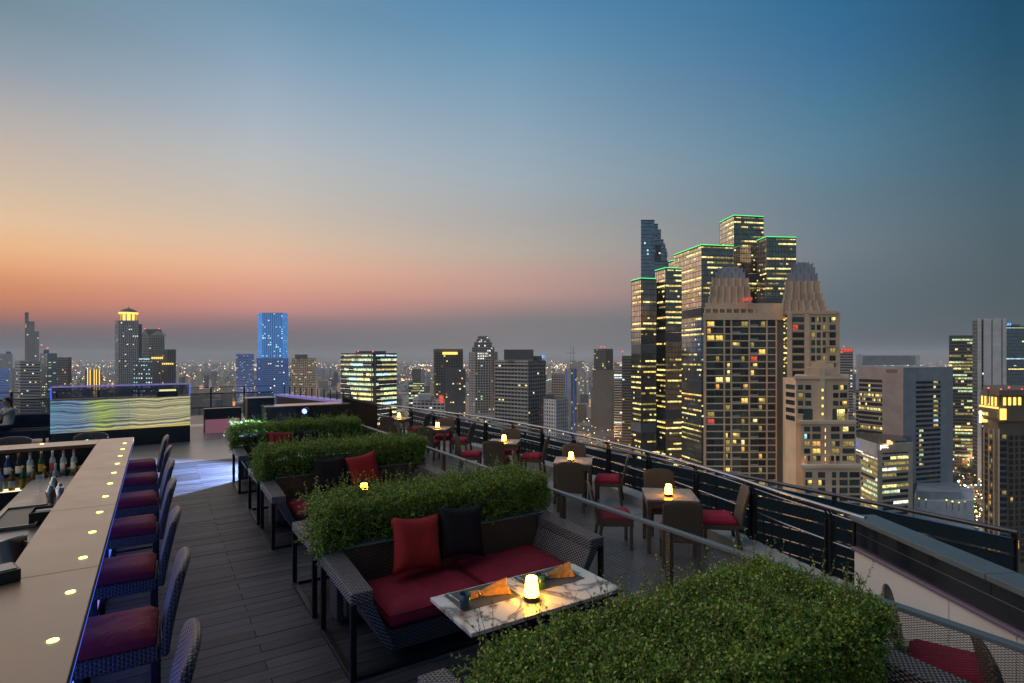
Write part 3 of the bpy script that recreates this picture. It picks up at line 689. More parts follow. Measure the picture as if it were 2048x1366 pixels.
# place settings
def setting(cx, cy, ang, i, who):
    c, s_ = math.cos(ang), math.sin(ang)
    z = .7225
    mat = MB().box(-.225, -.15, 0, .225, .15, .004).build('placemat', 'placemat', None, .0015); mat.location = (cx, cy, z); mat.rotation_euler = (0, 0, ang); tag(mat, 'grey woven placemat under the orange napkin %s' % who, 'placemat')
    # napkin: gathered in a ring, pleats fanning out at both ends
    n, k = 26, 16; vs = []
    for a in range(n + 1):
        t_ = a / n * 2 - 1                                   # -1 .. 1, ring at -.35
        dr = t_ + .35
        hw = .016 + (.075 * max(0, dr / 1.35) ** .8 if dr > 0 else .035 * (-dr / .65))
        lift = .030 + (.045 * max(0, dr / 1.35) ** 1.3 if dr > 0 else .01)
        for b in range(k + 1):
            q = b / k * 2 - 1
            zz = (1 - abs(q) ** 1.6) * lift + .006 * math.sin(q * 9 + t_ * 2) * (abs(dr) + .2) + .004
            vs.append((t_ * .165 + .012 * math.sin(q * 3) * max(0, dr), q * hw + .02 * math.sin(t_ * 2.2), max(.0025, zz)))
    m = MB(); m.add(vs, [(a * (k + 1) + b, (a + 1) * (k + 1) + b, (a + 1) * (k + 1) + b + 1, a * (k + 1) + b + 1) for a in range(n) for b in range(k)], 0, True)
    nt = thing('napkin', 'folded orange cloth napkin in a ring %s' % who, 'napkin', (cx + c * .03, cy + s_ * .03, z + .004), ang - R(10))
    o = m.build('cloth', 'cloth_orange', nt); so_ = o.modifiers.new('t', 'SOLIDIFY'); so_.thickness = .0025; so_.offset = 1
    r_ = MB().tube([(-.058, .024 * math.cos(a_) - .014, .019 + .020 * math.sin(a_)) for a_ in np.linspace(0, 2 * math.pi, 22)], .005, 6); r_.build('napkin_ring', 'steel', nt)
    g = thing('tumbler', 'small dark blue drinking glass %s' % who, 'glass', (cx - c * .20 + s_ * .12 if i == 0 else cx - c * .16 + s_ * .10, cy - s_ * .20 - c * .12, z + .004))
    MB().lathe([(.030, 0), (.034, .004), (.037, .04), (.039, .10), (.0365, .10), (.034, .04), (.028, .010), (.0, .010)], 24).build('glass_wall', 'tumbler', g)
    f = thing('fork', 'steel fork lying at the placemat edge %s' % who, 'fork', (cx - c * .19, cy - s_ * .19 + .06, z + .0055), ang + R(96))
    MB().box(-.085, -.004, 0, .03, .004, .003).build('handle', 'steel', f, .001)
    MB().box(.03, -.011, 0, .055, .011, .003).build('neck', 'steel', f, .001)
    for q in (-.009, -.003, .003, .009): MB().box(.055, q - .0016, .0005, .095, q + .0016, .003).build('tine', 'steel', f)
    kn = thing('knife', 'steel knife between the placemats %s' % who, 'knife', (cx + c * .245, cy + .05, z + .001), ang + R(94))
    MB().box(-.10, -.006, 0, -.01, .006, .006).build('handle', 'steel', kn, .002); MB().box(-.01, -.008, .0015, .11, .007, .0035).build('blade', 'steel', kn, .001)
    return
sa = un(968, 1200, .72); sb = un(1105, 1150, .72)
setting(1.925, 3.42, 0, 0, 'near the red pillow side of the table'); setting(2.50, 3.42, 0, 1, 'nearest the mesh fence on the marble table')
plain('table_dark', (.05, .05, .052), .3, noise=.2, nscale=6)
# ================================================================== bar
bar = thing('bar_counter', 'L-shaped bar counter with pale stone top and a row of inset lights', 'bar', (0, 0, 0))
ZB = 1.10
def slab(x0, y0, x1, y1, m='counter_stone'): return MB().box(x0, y0, ZB - .05, x1, y1, ZB).build('stone_slab', m, bar, .004)
ys = [1.2, 2.62, 4.30, 6.02, 8.02, 10.298]
for a, b in zip(ys[:-1], ys[1:]): slab(-.752, a + .0015, -.302, b - .0015)
slab(-.752, 10.30, -.302, 10.83)
for a, b in ((-2.45, -.755), (-4.6, -2.453)): slab(a, 10.30, b, 10.83)
MB().box(-.70, 1.2, -.03, -.46, 10.35, 1.048).build('front_panel', 'bar_black', bar)
for i in range(8): MB().box(-.459, 1.25 + i * 1.13, .10, -.452, 2.37 + i * 1.13, .95).build('onyx_panel', 'bar_onyx', bar)
MB().box(-4.6, 10.36, -.03, -.46, 10.62, 1.048).build('front_panel', 'bar_black', bar)
MB().box(-.31, 1.2, 1.038, -.303, 10.82, 1.047).build('edge_light', 'led_blue', bar); MB().box(-.40, 1.2, 1.040, -.385, 10.6, 1.0485).build('under_light', 'led_strip', bar)
led_me = MB().lathe([(.023, 0), (.023, .003), (.0, .004)], 16).mesh('inset_light', 'led_counter'); ring_me = MB().lathe([(.016, .0), (.025, .0), (.025, .0025), (.016, .0025)], 16, caps=False).mesh('light_ring', 'steel')
leds = [(-.40, 2.66 + .622 * i) for i in range(13)]
leds += [un(84, 888, 1.1), (-3.4, 10.55)]
for q in leds:
    for me, nm in ((led_me, 'inset_light'),):
        o = bpy.data.objects.new(nm, me); COL.objects.link(o); o.parent = bar; o.location = (q[0], q[1], ZB + .0005)
o = MB().lathe([(.016, 0), (.016, .003), (.0, .004)], 14).build('inset_light', 'led_green', bar); o.location = (*un(174, 880, 1.1), ZB + .0005)
# inside of the bar
MB().box(-1.36, 1.2, .76, -.71, 9.45, .80).build('worktop', 'table_dark', bar, .003)
MB().box(-1.34, 1.2, -.03, -.73, 9.45, .755).build('under_cabinet', 'bar_black', bar)
bs = thing('bottle_shelf', 'stepped bottle shelf under the far run of the bar', 'shelf', (0, 0, 0))
MB().box(-3.6, 9.62, -.03, -.80, 9.86, .63).build('lower_step', 'bar_black', bs, .003); MB().box(-3.6, 9.862, -.03, -.80, 10.10, .78).build('upper_step', 'bar_black', bs, .003)
MB().box(-3.6, 9.66, .631, -.82, 9.855, .636).build('step_light', 'strip_warm', bs)
def bottle(kind, lab, h=.30, r=.038, square=False):
    gm, pm_, cm = kind
    t = thing('bottle', 'x', 'bottle')
    n = 4 if square else 16
    rr = r * 1.15 if square else r
    MB().lathe([(rr * .9, 0), (rr, .006), (rr, h * .56), (rr * .82, h * .64), (r * .36, h * .74), (r * .34, h * .94), (0, h * .94)], n).build('glass_body', gm, t)
    MB().lathe([(rr * 1.015, h * .14), (rr * 1.015, h * .46)], n, caps=False).build('paper_label', pm_, t)
    MB().lathe([(r * .38, h * .90), (r * .40, h * .905), (r * .40, h), (0, h)], 12).build('cap', cm, t)
    return t
kinds = [(('bottle_amber', 'paper_black', 'paper_black'), 'amber bottle with black label', .30, .040, True), (('bottle_clear', 'paper_white', 'paper_red'), 'clear bottle with white label and red cap', .30, .037, False),
         (('bottle_green', 'paper_gold', 'paper_gold'), 'green bottle with gold label', .31, .037, False), (('bottle_clear', 'paper_red', 'paper_white'), 'clear bottle with red label', .31, .036, False),
         (('bottle_amber', 'paper_white', 'paper_gold'), 'amber bottle with white label', .28, .042, True), (('bottle_blue', 'paper_white', 'steel'), 'blue bottle with white label', .28, .038, False), (('bottle_dark', 'paper_white', 'paper_red'), 'dark bottle with white label', .30, .037, False)]
protos = [bottle(k, l, h, r, s) for k, l, h, r, s in kinds]; used = [0] * 7
def put_bottle(i, x, y, z, where, grp, rz=0.0):
    lab = kinds[i][1] + ' ' + where
    if used[i] == 0: o = protos[i]; o.location = (x, y, z); o.rotation_euler = (0, 0, rz); o['label'] = lab; o['group'] = grp
    else: o = copy_tree(protos[i], (x, y, z), rz, lab, grp)
    used[i] += 1; return o
G1 = 'bottles on the bar shelf'
for j in range(22): put_bottle((0, 6, 3, 4, 0, 2, 4, 1, 5)[j % 9], -.93 - .112 * j, 9.70 + random.uniform(-.015, .015), .637, 'in the shelf front row', G1, random.uniform(-.3, .3) + math.pi / 4)
for j in range(20): put_bottle((1, 1, 3, 2, 1, 6, 5)[j % 7], -.98 - .118 * j, 9.95 + random.uniform(-.015, .015), .781, 'in the shelf back row', G1, random.uniform(-.3, .3) + math.pi / 4)
put_bottle(6, -1.20, 6.35, .801, 'standing alone on the steel worktop', 'bottles on the worktop'); put_bottle(2, -1.30, 6.75, .801, 'on the steel worktop behind the dark bottle', 'bottles on the worktop')
# tools on the worktop
def lathe_thing(name, label, cat, prof, mat, loc, part, rot=None, n=24, extra=None):
    t = thing(name, label, cat, loc); m = MB().lathe(prof, n).build(part, mat, t)
    if rot: t.rotation_euler = rot
    if extra: extra(t)
    return t
px_, py_ = un(18, 1125, .90)
lathe_thing('wine_cooler', 'big steel wine cooler tilted over the worktop', 'cooler', [(.075, 0), (.08, .01), (.098, .24), (.104, .25), (.104, .262), (.094, .262), (.088, .20), (.07, .03), (0, .03)], 'steel', (px_ + .05, py_ - .10, .83), 'vessel', (R(-14), R(-10), 0), 28,
            lambda t: [MB().tube([(s_ * .098, -.03, .20), (s_ * .125, -.02, .20), (s_ * .125, .02, .20), (s_ * .098, .03, .20)], .006, 6).build('handle', 'steel', t) for s_ in (-1, 1)])
for i, (x, y, h, r) in enumerate(((-1.00, 8.25, .21, .045), (-.92, 8.05, .17, .040), (-.98, 7.85, .19, .042))):
    lathe_thing('cocktail_shaker', 'steel cocktail shaker among the tools on the worktop', 'shaker', [(r * .75, 0), (r, .12), (r * .92, h * .7), (r * .45, h * .88), (r * .42, h), (0, h)], 'steel', (x, y, .801), 'shaker_body', None, 20)['group'] = 'cocktail shakers'
def stem(t): pass
g = thing('wine_glass', 'clear stemmed wine glass on the worktop near the shakers', 'glass', (-1.16, 8.55, .801)); MB().lathe([(.036, 0), (.034, .003), (.005, .008), (.0045, .09), (.03, .11), (.042, .15), (.038, .20), (.0365, .20), (.040, .15), (.028, .112), (0, .10)], 22).build('bowl', 'glass_clear', g)
cd = thing('straw_caddy', 'black plastic caddy with napkins on the worktop', 'caddy', (-.93, 7.05, .801))
for a in ((-.09, -.14, 0, .09, .14, .012), (-.09, -.14, .012, -.082, .14, .11), (.082, -.14, .012, .09, .14, .11), (-.082, -.14, .012, .082, -.132, .11), (-.082, .132, .012, .082, .14, .11)): MB().box(*a).build('wall', 'paper_black', cd)
for i in range(3): MB().box(-.07, -.12 + i * .085, .013, .07, -.05 + i * .085, .085).build('napkin_pile', ('paper_white', 'paper_black', 'paper_white')[i], cd)
tr = thing('serving_tray', 'dark serving tray with pale wooden rims on the worktop', 'tray', (-1.13, 7.25, .801)); MB().box(-.16, -.42, 0, .16, .42, .012).build('tray_floor', 'paper_black', tr)
for a in ((-.18, -.42, 0, -.161, .42, .03), (.161, -.42, 0, .18, .42, .03), (-.18, .421, 0, .18, .44, .03), (-.18, -.44, 0, .18, -.421, .03)): MB().box(*a).build('rim', 'table_top', tr, .003)
hx, hy = un(12, 1160, 1.1)
mh = thing('menu_box', 'black menu box on the bar edge next to the wine cooler', 'box', (hx - .02, hy, 1.1005), R(20)); MB().box(-.07, -.09, 0, .07, .09, .07).build('box_shell', 'paper_black', mh, .004); MB().box(-.055, -.07, .0705, .055, .07, .076).build('card_stack', 'cap_slate', mh)
for j in range(9):
    o = MB().lathe([(.001, -.035), (.022, -.02), (.028, 0), (.022, .02), (.001, .035)], 12, caps=False).build('lime', 'lime'); o.location = (-1.02 - .06 * (j % 5), 10.02 + .05 * (j // 5), .806 + .028 * (j // 5)); o.rotation_euler = (R(90), 0, random.random() * 3); tag(o, 'green lime lying on the raised back step of the bar shelf', 'lime', 'limes on the bar shelf')
    o.location = (-.86 - .055 * (j % 5), 10.04 - .055 * (j // 5), .81)

# ================================================================== stools and chairs
def curved_back(w, z0, z1, lean, mat, parent, th=.045, x0=.20, curve=.045, name='backrest'):
    """panel across y, leaning to +x, gently hollow, rounded shoulders"""
    nu, nv = 12, 12; f = []; vs = []
    for sd in (0, 1):
        for i in range(nu + 1):
            for j in range(nv + 1):
                t = i / nu * 2 - 1; s = j / nv
                top = z0 + (z1 - z0) * (1 - .10 * abs(t) ** 3)
                z = z0 + (top - z0) * s
                x = x0 + lean * s ** 1.35 + curve * (1 - t * t) * (.25 + .75 * s) + (th if sd else 0)
                e = .010 * (max(0, (s - .9) / .1) ** 2); x += (e if not sd else -e)
                vs.append((x, t * w / 2, z))
    K = (nu + 1) * (nv + 1); q = lambda o, i, j: o + i * (nv + 1) + j
    for i in range(nu):
        for j in range(nv):
            f.append((q(0, i, j), q(0, i, j + 1), q(0, i + 1, j + 1), q(0, i + 1, j))); f.append((q(K, i, j), q(K, i + 1, j), q(K, i + 1, j + 1), q(K, i, j + 1)))
    for j in range(nv): f += [(q(0, 0, j), q(K, 0, j), q(K, 0, j + 1), q(0, 0, j + 1)), (q(0, nu, j + 1), q(K, nu, j + 1), q(K, nu, j), q(0, nu, j))]
    for i in range(nu): f += [(q(0, i, nv), q(K, i, nv), q(K, i + 1, nv), q(0, i + 1, nv)), (q(0, i + 1, 0), q(K, i + 1, 0), q(K, i, 0), q(0, i, 0))]
    m = MB(); m.add(vs, f, 0, True); o = m.build(name, mat, parent, .012)
    return o
def cushion(parent, x0, x1, y0, y1, z0, z1, mat):
    n = 10; vs = []; m = MB(); K = (n + 1) ** 2
    for zt in (0, 1):
        for i in range(n + 1):
            for j in range(n + 1):
                u_, v_ = i / n, j / n; e = min(1, min(u_, 1 - u_, v_, 1 - v_) * 6) ** .5
                vs.append((x0 + (x1 - x0) * u_, y0 + (y1 - y0) * v_, z0 if zt == 0 else z0 + (z1 - z0) * (.55 + .45 * e) - .006 * math.sin(math.pi * u_) * math.sin(math.pi * v_)))
    q = lambda o, i, j: o + i * (n + 1) + j
    fs = [(q(K, i, j), q(K, i + 1, j), q(K, i + 1, j + 1), q(K, i, j + 1)) for i in range(n) for j in range(n)] + [(q(0, i, j + 1), q(0, i + 1, j + 1), q(0, i + 1, j), q(0, i, j)) for i in range(n) for j in range(n)]
    for i in range(n):
        fs += [(q(0, i, 0), q(0, i + 1, 0), q(K, i + 1, 0), q(K, i, 0)), (q(0, i + 1, n), q(0, i, n), q(K, i, n), q(K, i + 1, n)), (q(0, 0, i + 1), q(0, 0, i), q(K, 0, i), q(K, 0, i + 1)), (q(0, n, i), q(0, n, i + 1), q(K, n, i + 1), q(K, n, i))]
    m.add(vs, fs, 0, True); o = m.build('seat_cushion', mat, parent, .012); return o
def stool_proto():
    t = thing('bar_stool', 'x', 'bar stool')
    MB().box(-.225, -.225, .60, .225, .225, .695).build('seat_frame', 'wicker_char', t, .01)
    cushion(t, -.225, .215, -.222, .222, .697, .80, 'cloth_stool')
    for x in (-.205, .205):
        for y in (-.205, .205): MB().box(x - .02, y - .02, 0, x + .02, y + .02, .60).build('leg', 'metal_dark', t, .003)
    for a in ((-.185, -.215, .20, .185, -.195, .225), (-.185, .195, .20, .185, .215, .225), (-.215, -.185, .24, -.195, .185, .265)): MB().box(*a).build('footrest', 'metal_dark', t)
    curved_back(.45, .62, 1.16, .09, 'wicker_char', t, .05, .226, .035)
    return t
st = stool_proto(); SG = 'bar stools along the counter'; ORD = ['first', 'second', 'third', 'fourth', 'fifth', 'sixth', 'seventh']; SLAB = lambda i: '%s dark wicker bar stool with red cushion, counting from the counter corner' % ORD[6 - i]
for i, y in enumerate((2.95, 4.13, 5.33, 6.62, 7.84, 9.10, 10.32)):
    if i == 0: st.location = (-.215, y, 0); st.rotation_euler = (0, 0, R(-2)); st['label'] = SLAB(i); st['group'] = SG
    else: copy_tree(st, (-.215 + random.uniform(-.01, .01), y, 0), R(random.uniform(-3, 3)), SLAB(i), SG)
for x, w_ in ((-.90, 'nearer the counter corner'), (-1.86, 'next to the seated guests')): copy_tree(st, (x, 11.03, 0), R(90), 'wicker bar stool backing the far run of the bar, ' + w_, 'stools beyond the bar')
# walkway chairs and tables
def chair_proto():
    t = thing('wicker_chair', 'x', 'chair')
    MB().box(-.23, -.24, .33, .235, .24, .395).build('seat_frame', 'wicker_brown', t, .008)
    cushion(t, -.235, .215, -.235, .235, .397, .50, 'cloth_crimson')
    for y in (-.215, .215):
        MB().box(-.222, y - .022, 0, -.178, y + .022, .33).build('leg', 'wicker_brown', t, .003)
        MB().hexa([(.235, y - .022, 0), (.28, y - .022, 0), (.28, y + .022, 0), (.235, y + .022, 0)], [(.19, y - .022, .33), (.234, y - .022, .33), (.234, y + .022, .33), (.19, y + .022, .33)]).build('leg', 'wicker_brown', t, .003)
    curved_back(.48, .345, .90, .10, 'wicker_brown', t, .042, .237, .02)
    return t
ch = chair_proto(); used_ch = [0]
CHL = 'brown wicker chair with crimson cushion at a square walkway table by the curved railing'; CHG = 'chairs around the walkway tables'
def chair(x, y, rz, label=CHL, group=CHG):
    if not used_ch[0]: ch.location = (x, y, ZF + .0045); ch.rotation_euler = (0, 0, rz); ch['label'] = label; ch['group'] = group; used_ch[0] = 1; return ch
    return copy_tree(ch, (x, y, ZF + .0045), rz, label, group)
def walk_table(x, y, rz, i, first=[None]):
    L_ = '%s square walkway table with lamp, counting from the white parapet' % ORD[i]
    if first[0]: return copy_tree(first[0], (x, y, ZF + .0045), rz, L_, 'walkway tables')
    t = thing('walkway_table', L_, 'table', (x, y, ZF + .0045), rz, 'walkway tables')
    MB().box(-.35, -.35, .715, .35, .35, .745).build('table_top', 'table_top', t, .003)
    for a in ((-.34, -.34, .63, .34, -.30, .714), (-.34, .30, .63, .34, .34, .714), (-.34, -.299, .63, -.30, .299, .714), (.30, -.299, .63, .34, .299, .714)): MB().box(*a).build('apron', 'wicker_brown', t)
    for x_ in (-.315, .315):
        for y_ in (-.315, .315): MB().box(x_ - .027, y_ - .027, 0, x_ + .027, y_ + .027, .63).build('leg', 'wicker_brown', t, .003)
    first[0] = t; return t
TC = [(6.12, 5.49, -40, (1337, 992)), (6.58, 8.23, -42, (1142, 922)), (6.71, 10.93, -42, (1008, 884)), (6.41, 13.94, -41, (875, 857)), (6.40, 16.78, -41, (798, 837))]
for i, (x, y, a, lpx) in enumerate(TC):
    a = R(a); walk_table(x, y, a, i)
    lx, ly = un(lpx[0], lpx[1], .45); 
    if math.hypot(lx - x, ly - y) > .25: lx, ly = x, y
    lamp(lx, ly, ZF + .7505, 'glowing lamp on the %s square walkway table from the white parapet' % ORD[i])['group'] = 'lamps on the walkway tables'
    ax, ay = (math.cos(a), math.sin(a)), (-math.sin(a), math.cos(a))
    for k, off, jit in ((0, .66, -4), (math.pi / 2, .68, 5), (math.pi, .74, 6), (-math.pi / 2, .60, -3)):
        if i == 4 and k == math.pi / 2: continue
        d = (math.cos(a + k), math.sin(a + k)); off += random.uniform(-.02, .03)
        sx = random.uniform(-.04, .04)
        chair(x + d[0] * off - d[1] * sx, y + d[1] * off + d[0] * sx, a + k + R(jit), 'brown wicker chair with crimson cushion, %s side of %s walkway table from white parapet' % ({0: 'railing', 1: 'far', 3: 'deck', 4: 'parapet'}[int(k + 2 * math.pi * (k < 0))], ORD[i]))
chair(4.90, 1.77, R(113), 'brown wicker chair behind the mesh fence at the large hedge end', 'chairs by the parapet'); chair(4.63, 1.10, R(121), 'brown wicker chair behind the mesh fence, farther from the curved railing', 'chairs by the parapet')

# ================================================================== far end of the terrace
ob = thing('onyx_counter', 'backlit banded onyx counter with a blue-lit glass box on top', 'counter', (-.72, 18.05, 0), R(4))
MB().box(-1.52, 0, 0, 1.52, .60, .46).build('plinth', 'bar_black', ob)
for xa, xb in ((-1.52, .078), (.082, 1.52)): MB().box(xa, -.03, .462, xb, -.004, 1.27).build('onyx_panel', 'backlit_onyx', ob)
MB().box(-1.52, .0, .462, 1.52, .60, 1.29).build('counter_body', 'bar_black', ob)
for a in ((-1.5, .02, 1.292, 1.5, .03, 1.60), (-1.5, .57, 1.292, 1.5, .58, 1.60), (-1.5, .032, 1.292, -1.49, .568, 1.60), (1.49, .032, 1.292, 1.5, .568, 1.60)): MB().box(*a).build('glass_pane', 'glass_rail', ob)
for a in ((-1.52, .0, 1.602, 1.52, .04, 1.622), (-1.52, .56, 1.602, 1.52, .60, 1.622)): MB().box(*a).build('light_edge', 'purple_glow', ob)
for x in (-1.51, 1.51): MB().box(x - .012, .0, 1.292, x + .012, .03, 1.60).build('corner_light', 'led_blue', ob)
MB().box(.75, .2, 1.292, 1.25, .45, 1.42).build('mixer', 'metal_dark', ob, .01); MB().box(.8, .22, 1.421, 1.2, .23, 1.47).build('mixer_screen', 'strip_warm', ob)
fr = thing('glass_railing', 'straight glass railing with dark posts across the far end of the terrace', 'railing', (0, 22.1, 0))
MB().box(-9, -.03, 1.07, 3.62, .03, 1.11).build('handrail', 'metal_dark', fr, .004); MB().box(-9, -.012, 1.30, 3.62, .012, 1.32).build('upper_rail', 'metal_dark', fr); MB().box(-9, -.02, .60, 3.62, .02, .63).build('middle_rail', 'metal_dark', fr)
for i, x in enumerate(np.arange(-8.9, 3.7, 1.05)):
    MB().box(x - .025, -.025, -.002, x + .025, .025, 1.31).build('post', 'metal_dark', fr)
    if x + 1.05 < 3.7: MB().box(x + .03, -.006, .05, x + 1.02, .006, 1.06).build('glass_pane', 'glass_rail', fr)
for i in range(3): 
    o = MB().box(-.48, 0, 0, .48, .06, .42).build('glow_box', 'pink_glow'); o.location = (1.75 + i * 1.05, 19.7, 0.0); tag(o, 'low pink-lit panel on the floor beside the onyx counter', 'panel', 'pink-lit low panels')  # low wall lit pink; that light is put in as its own glow
MB().box(1.25, 19.85, -.001, 2.3, 20.2, .75).build('speaker_cabinet', 'bar_black'); tag(bpy.data.objects['speaker_cabinet'], 'dark square cabinet just right of the onyx counter', 'cabinet')
lg = thing('roof_ledge', 'purple-lit ledge with short dark posts beyond the farthest hedge', 'ledge', (0, 0, 0))
la, lb = Vector((3.70, 22.0, 0)), Vector((5.05, 16.6, 0)); dl = (lb - la).normalized(); nl_ = Vector((-dl.y, dl.x, 0)) 
q = [la, lb, lb + nl_ * .40, la + nl_ * .40]
MB().hexa([(v.x, v.y, .93) for v in q], [(v.x, v.y, 1.0) for v in q]).build('ledge_top', 'purple_glow', lg); q2 = [la + nl_ * .02, lb + nl_ * .02, lb + nl_ * .36, la + nl_ * .36]  # purple light on the ledge top is given as surface glow
MB().hexa([(v.x, v.y, -.3) for v in q2], [(v.x, v.y, .928) for v in q2]).build('ledge_wall', 'bar_black', lg)
for i in range(13):
    v = la + dl * (.25 + i * .42) + nl_ * .2; MB().box(v.x - .014, v.y - .014, 1.001, v.x + .014, v.y + .014, 1.30).build('post', 'metal_dark', lg)
cb = thing('service_counter', 'dark service counter with a pale top edge behind the farthest hedge', 'counter', (2.16, 14.2, 0))
MB().box(0, 0, -.002, 1.95, .6, 1.17).build('counter_body', 'bar_black', cb); MB().box(-.02, -.02, 1.172, 1.97, .62, 1.205).build('counter_top', 'rail_steel', cb, .004)
pt = thing('tall_cabinet', 'tall dark cabinet with rounded top next to the service counter', 'cabinet', (1.88, 15.1, 0)); MB().box(0, 0, -.002, .62, .5, 1.33).build('cabinet_body', 'bar_black', pt, .02); MB().box(-.02, -.02, 1.332, .64, .52, 1.36).build('cabinet_top', 'metal_bar', pt, .01)
wd = thing('screen_wall', 'dark slanted screen wall between the farthest hedge and the walkway', 'wall', (0, 14.75, 0))
MB().hexa([(4.12, 0, -.31), (5.05, 0, -.31), (5.05, .12, -.31), (4.12, .12, -.31)], [(4.12, 0, 1.30), (5.05, 0, 1.06), (5.05, .12, 1.06), (4.12, .12, 1.30)]).build('panel', 'bar_black', wd)
MB().hexa([(4.08, -.04, 1.302), (5.12, -.04, 1.034), (5.12, .16, 1.034), (4.08, .16, 1.302)], [(4.08, -.04, 1.36), (5.12, -.04, 1.09), (5.12, .16, 1.09), (4.08, .16, 1.36)]).build('slanted_cap', 'cap_slate', wd)
# floodlight behind the farthest hedge
FL = (2.78, 13.0, 1.17)
fl = thing('floodlight', 'blazing blue-white floodlight above the farthest hedge', 'floodlight', (FL[0], FL[1], 0))
MB().tube([(0, .05, 0), (0, .05, 1.06)], .018, 8).build('pole', 'metal_dark', fl); MB().lathe([(.14, 0), (.14, .015), (.02, .02)], 16, c=(0, .05, 0)).build('foot', 'metal_dark', fl)
fq = Vector((-.62, -.72, -.12)).to_track_quat('Z', 'Y').to_matrix().to_4x4()
MB().lathe([(.03, -.14), (.07, -.10), (.085, -.01), (.085, .005), (.075, .005)], 20, c=(0, 0, 1.17), M=fq, caps=False).build('housing', 'metal_dark', fl)
MB().lathe([(0, .0), (.058, .002), (.04, .016), (0, .022)], 20, c=(0, 0, 1.17), M=fq, caps=False).build('lens', 'flood_face', fl)
ld_ = bpy.data.lights.new('flood_beam', 'SPOT'); ld_.energy = 6000; ld_.color = (.36, .50, 1.0); ld_.spot_size = R(96); ld_.spot_blend = .45; ld_.shadow_soft_size = .06
lo = bpy.data.objects.new('flood_beam', ld_); COL.objects.link(lo); lo.parent = fl; dv = Vector((-1.0, -.02, -.20)).normalized(); lo.location = (dv.x * .06, dv.y * .06, 1.17 + .0); lo.rotation_euler = dv.to_track_quat('-Z', 'Y').to_euler()
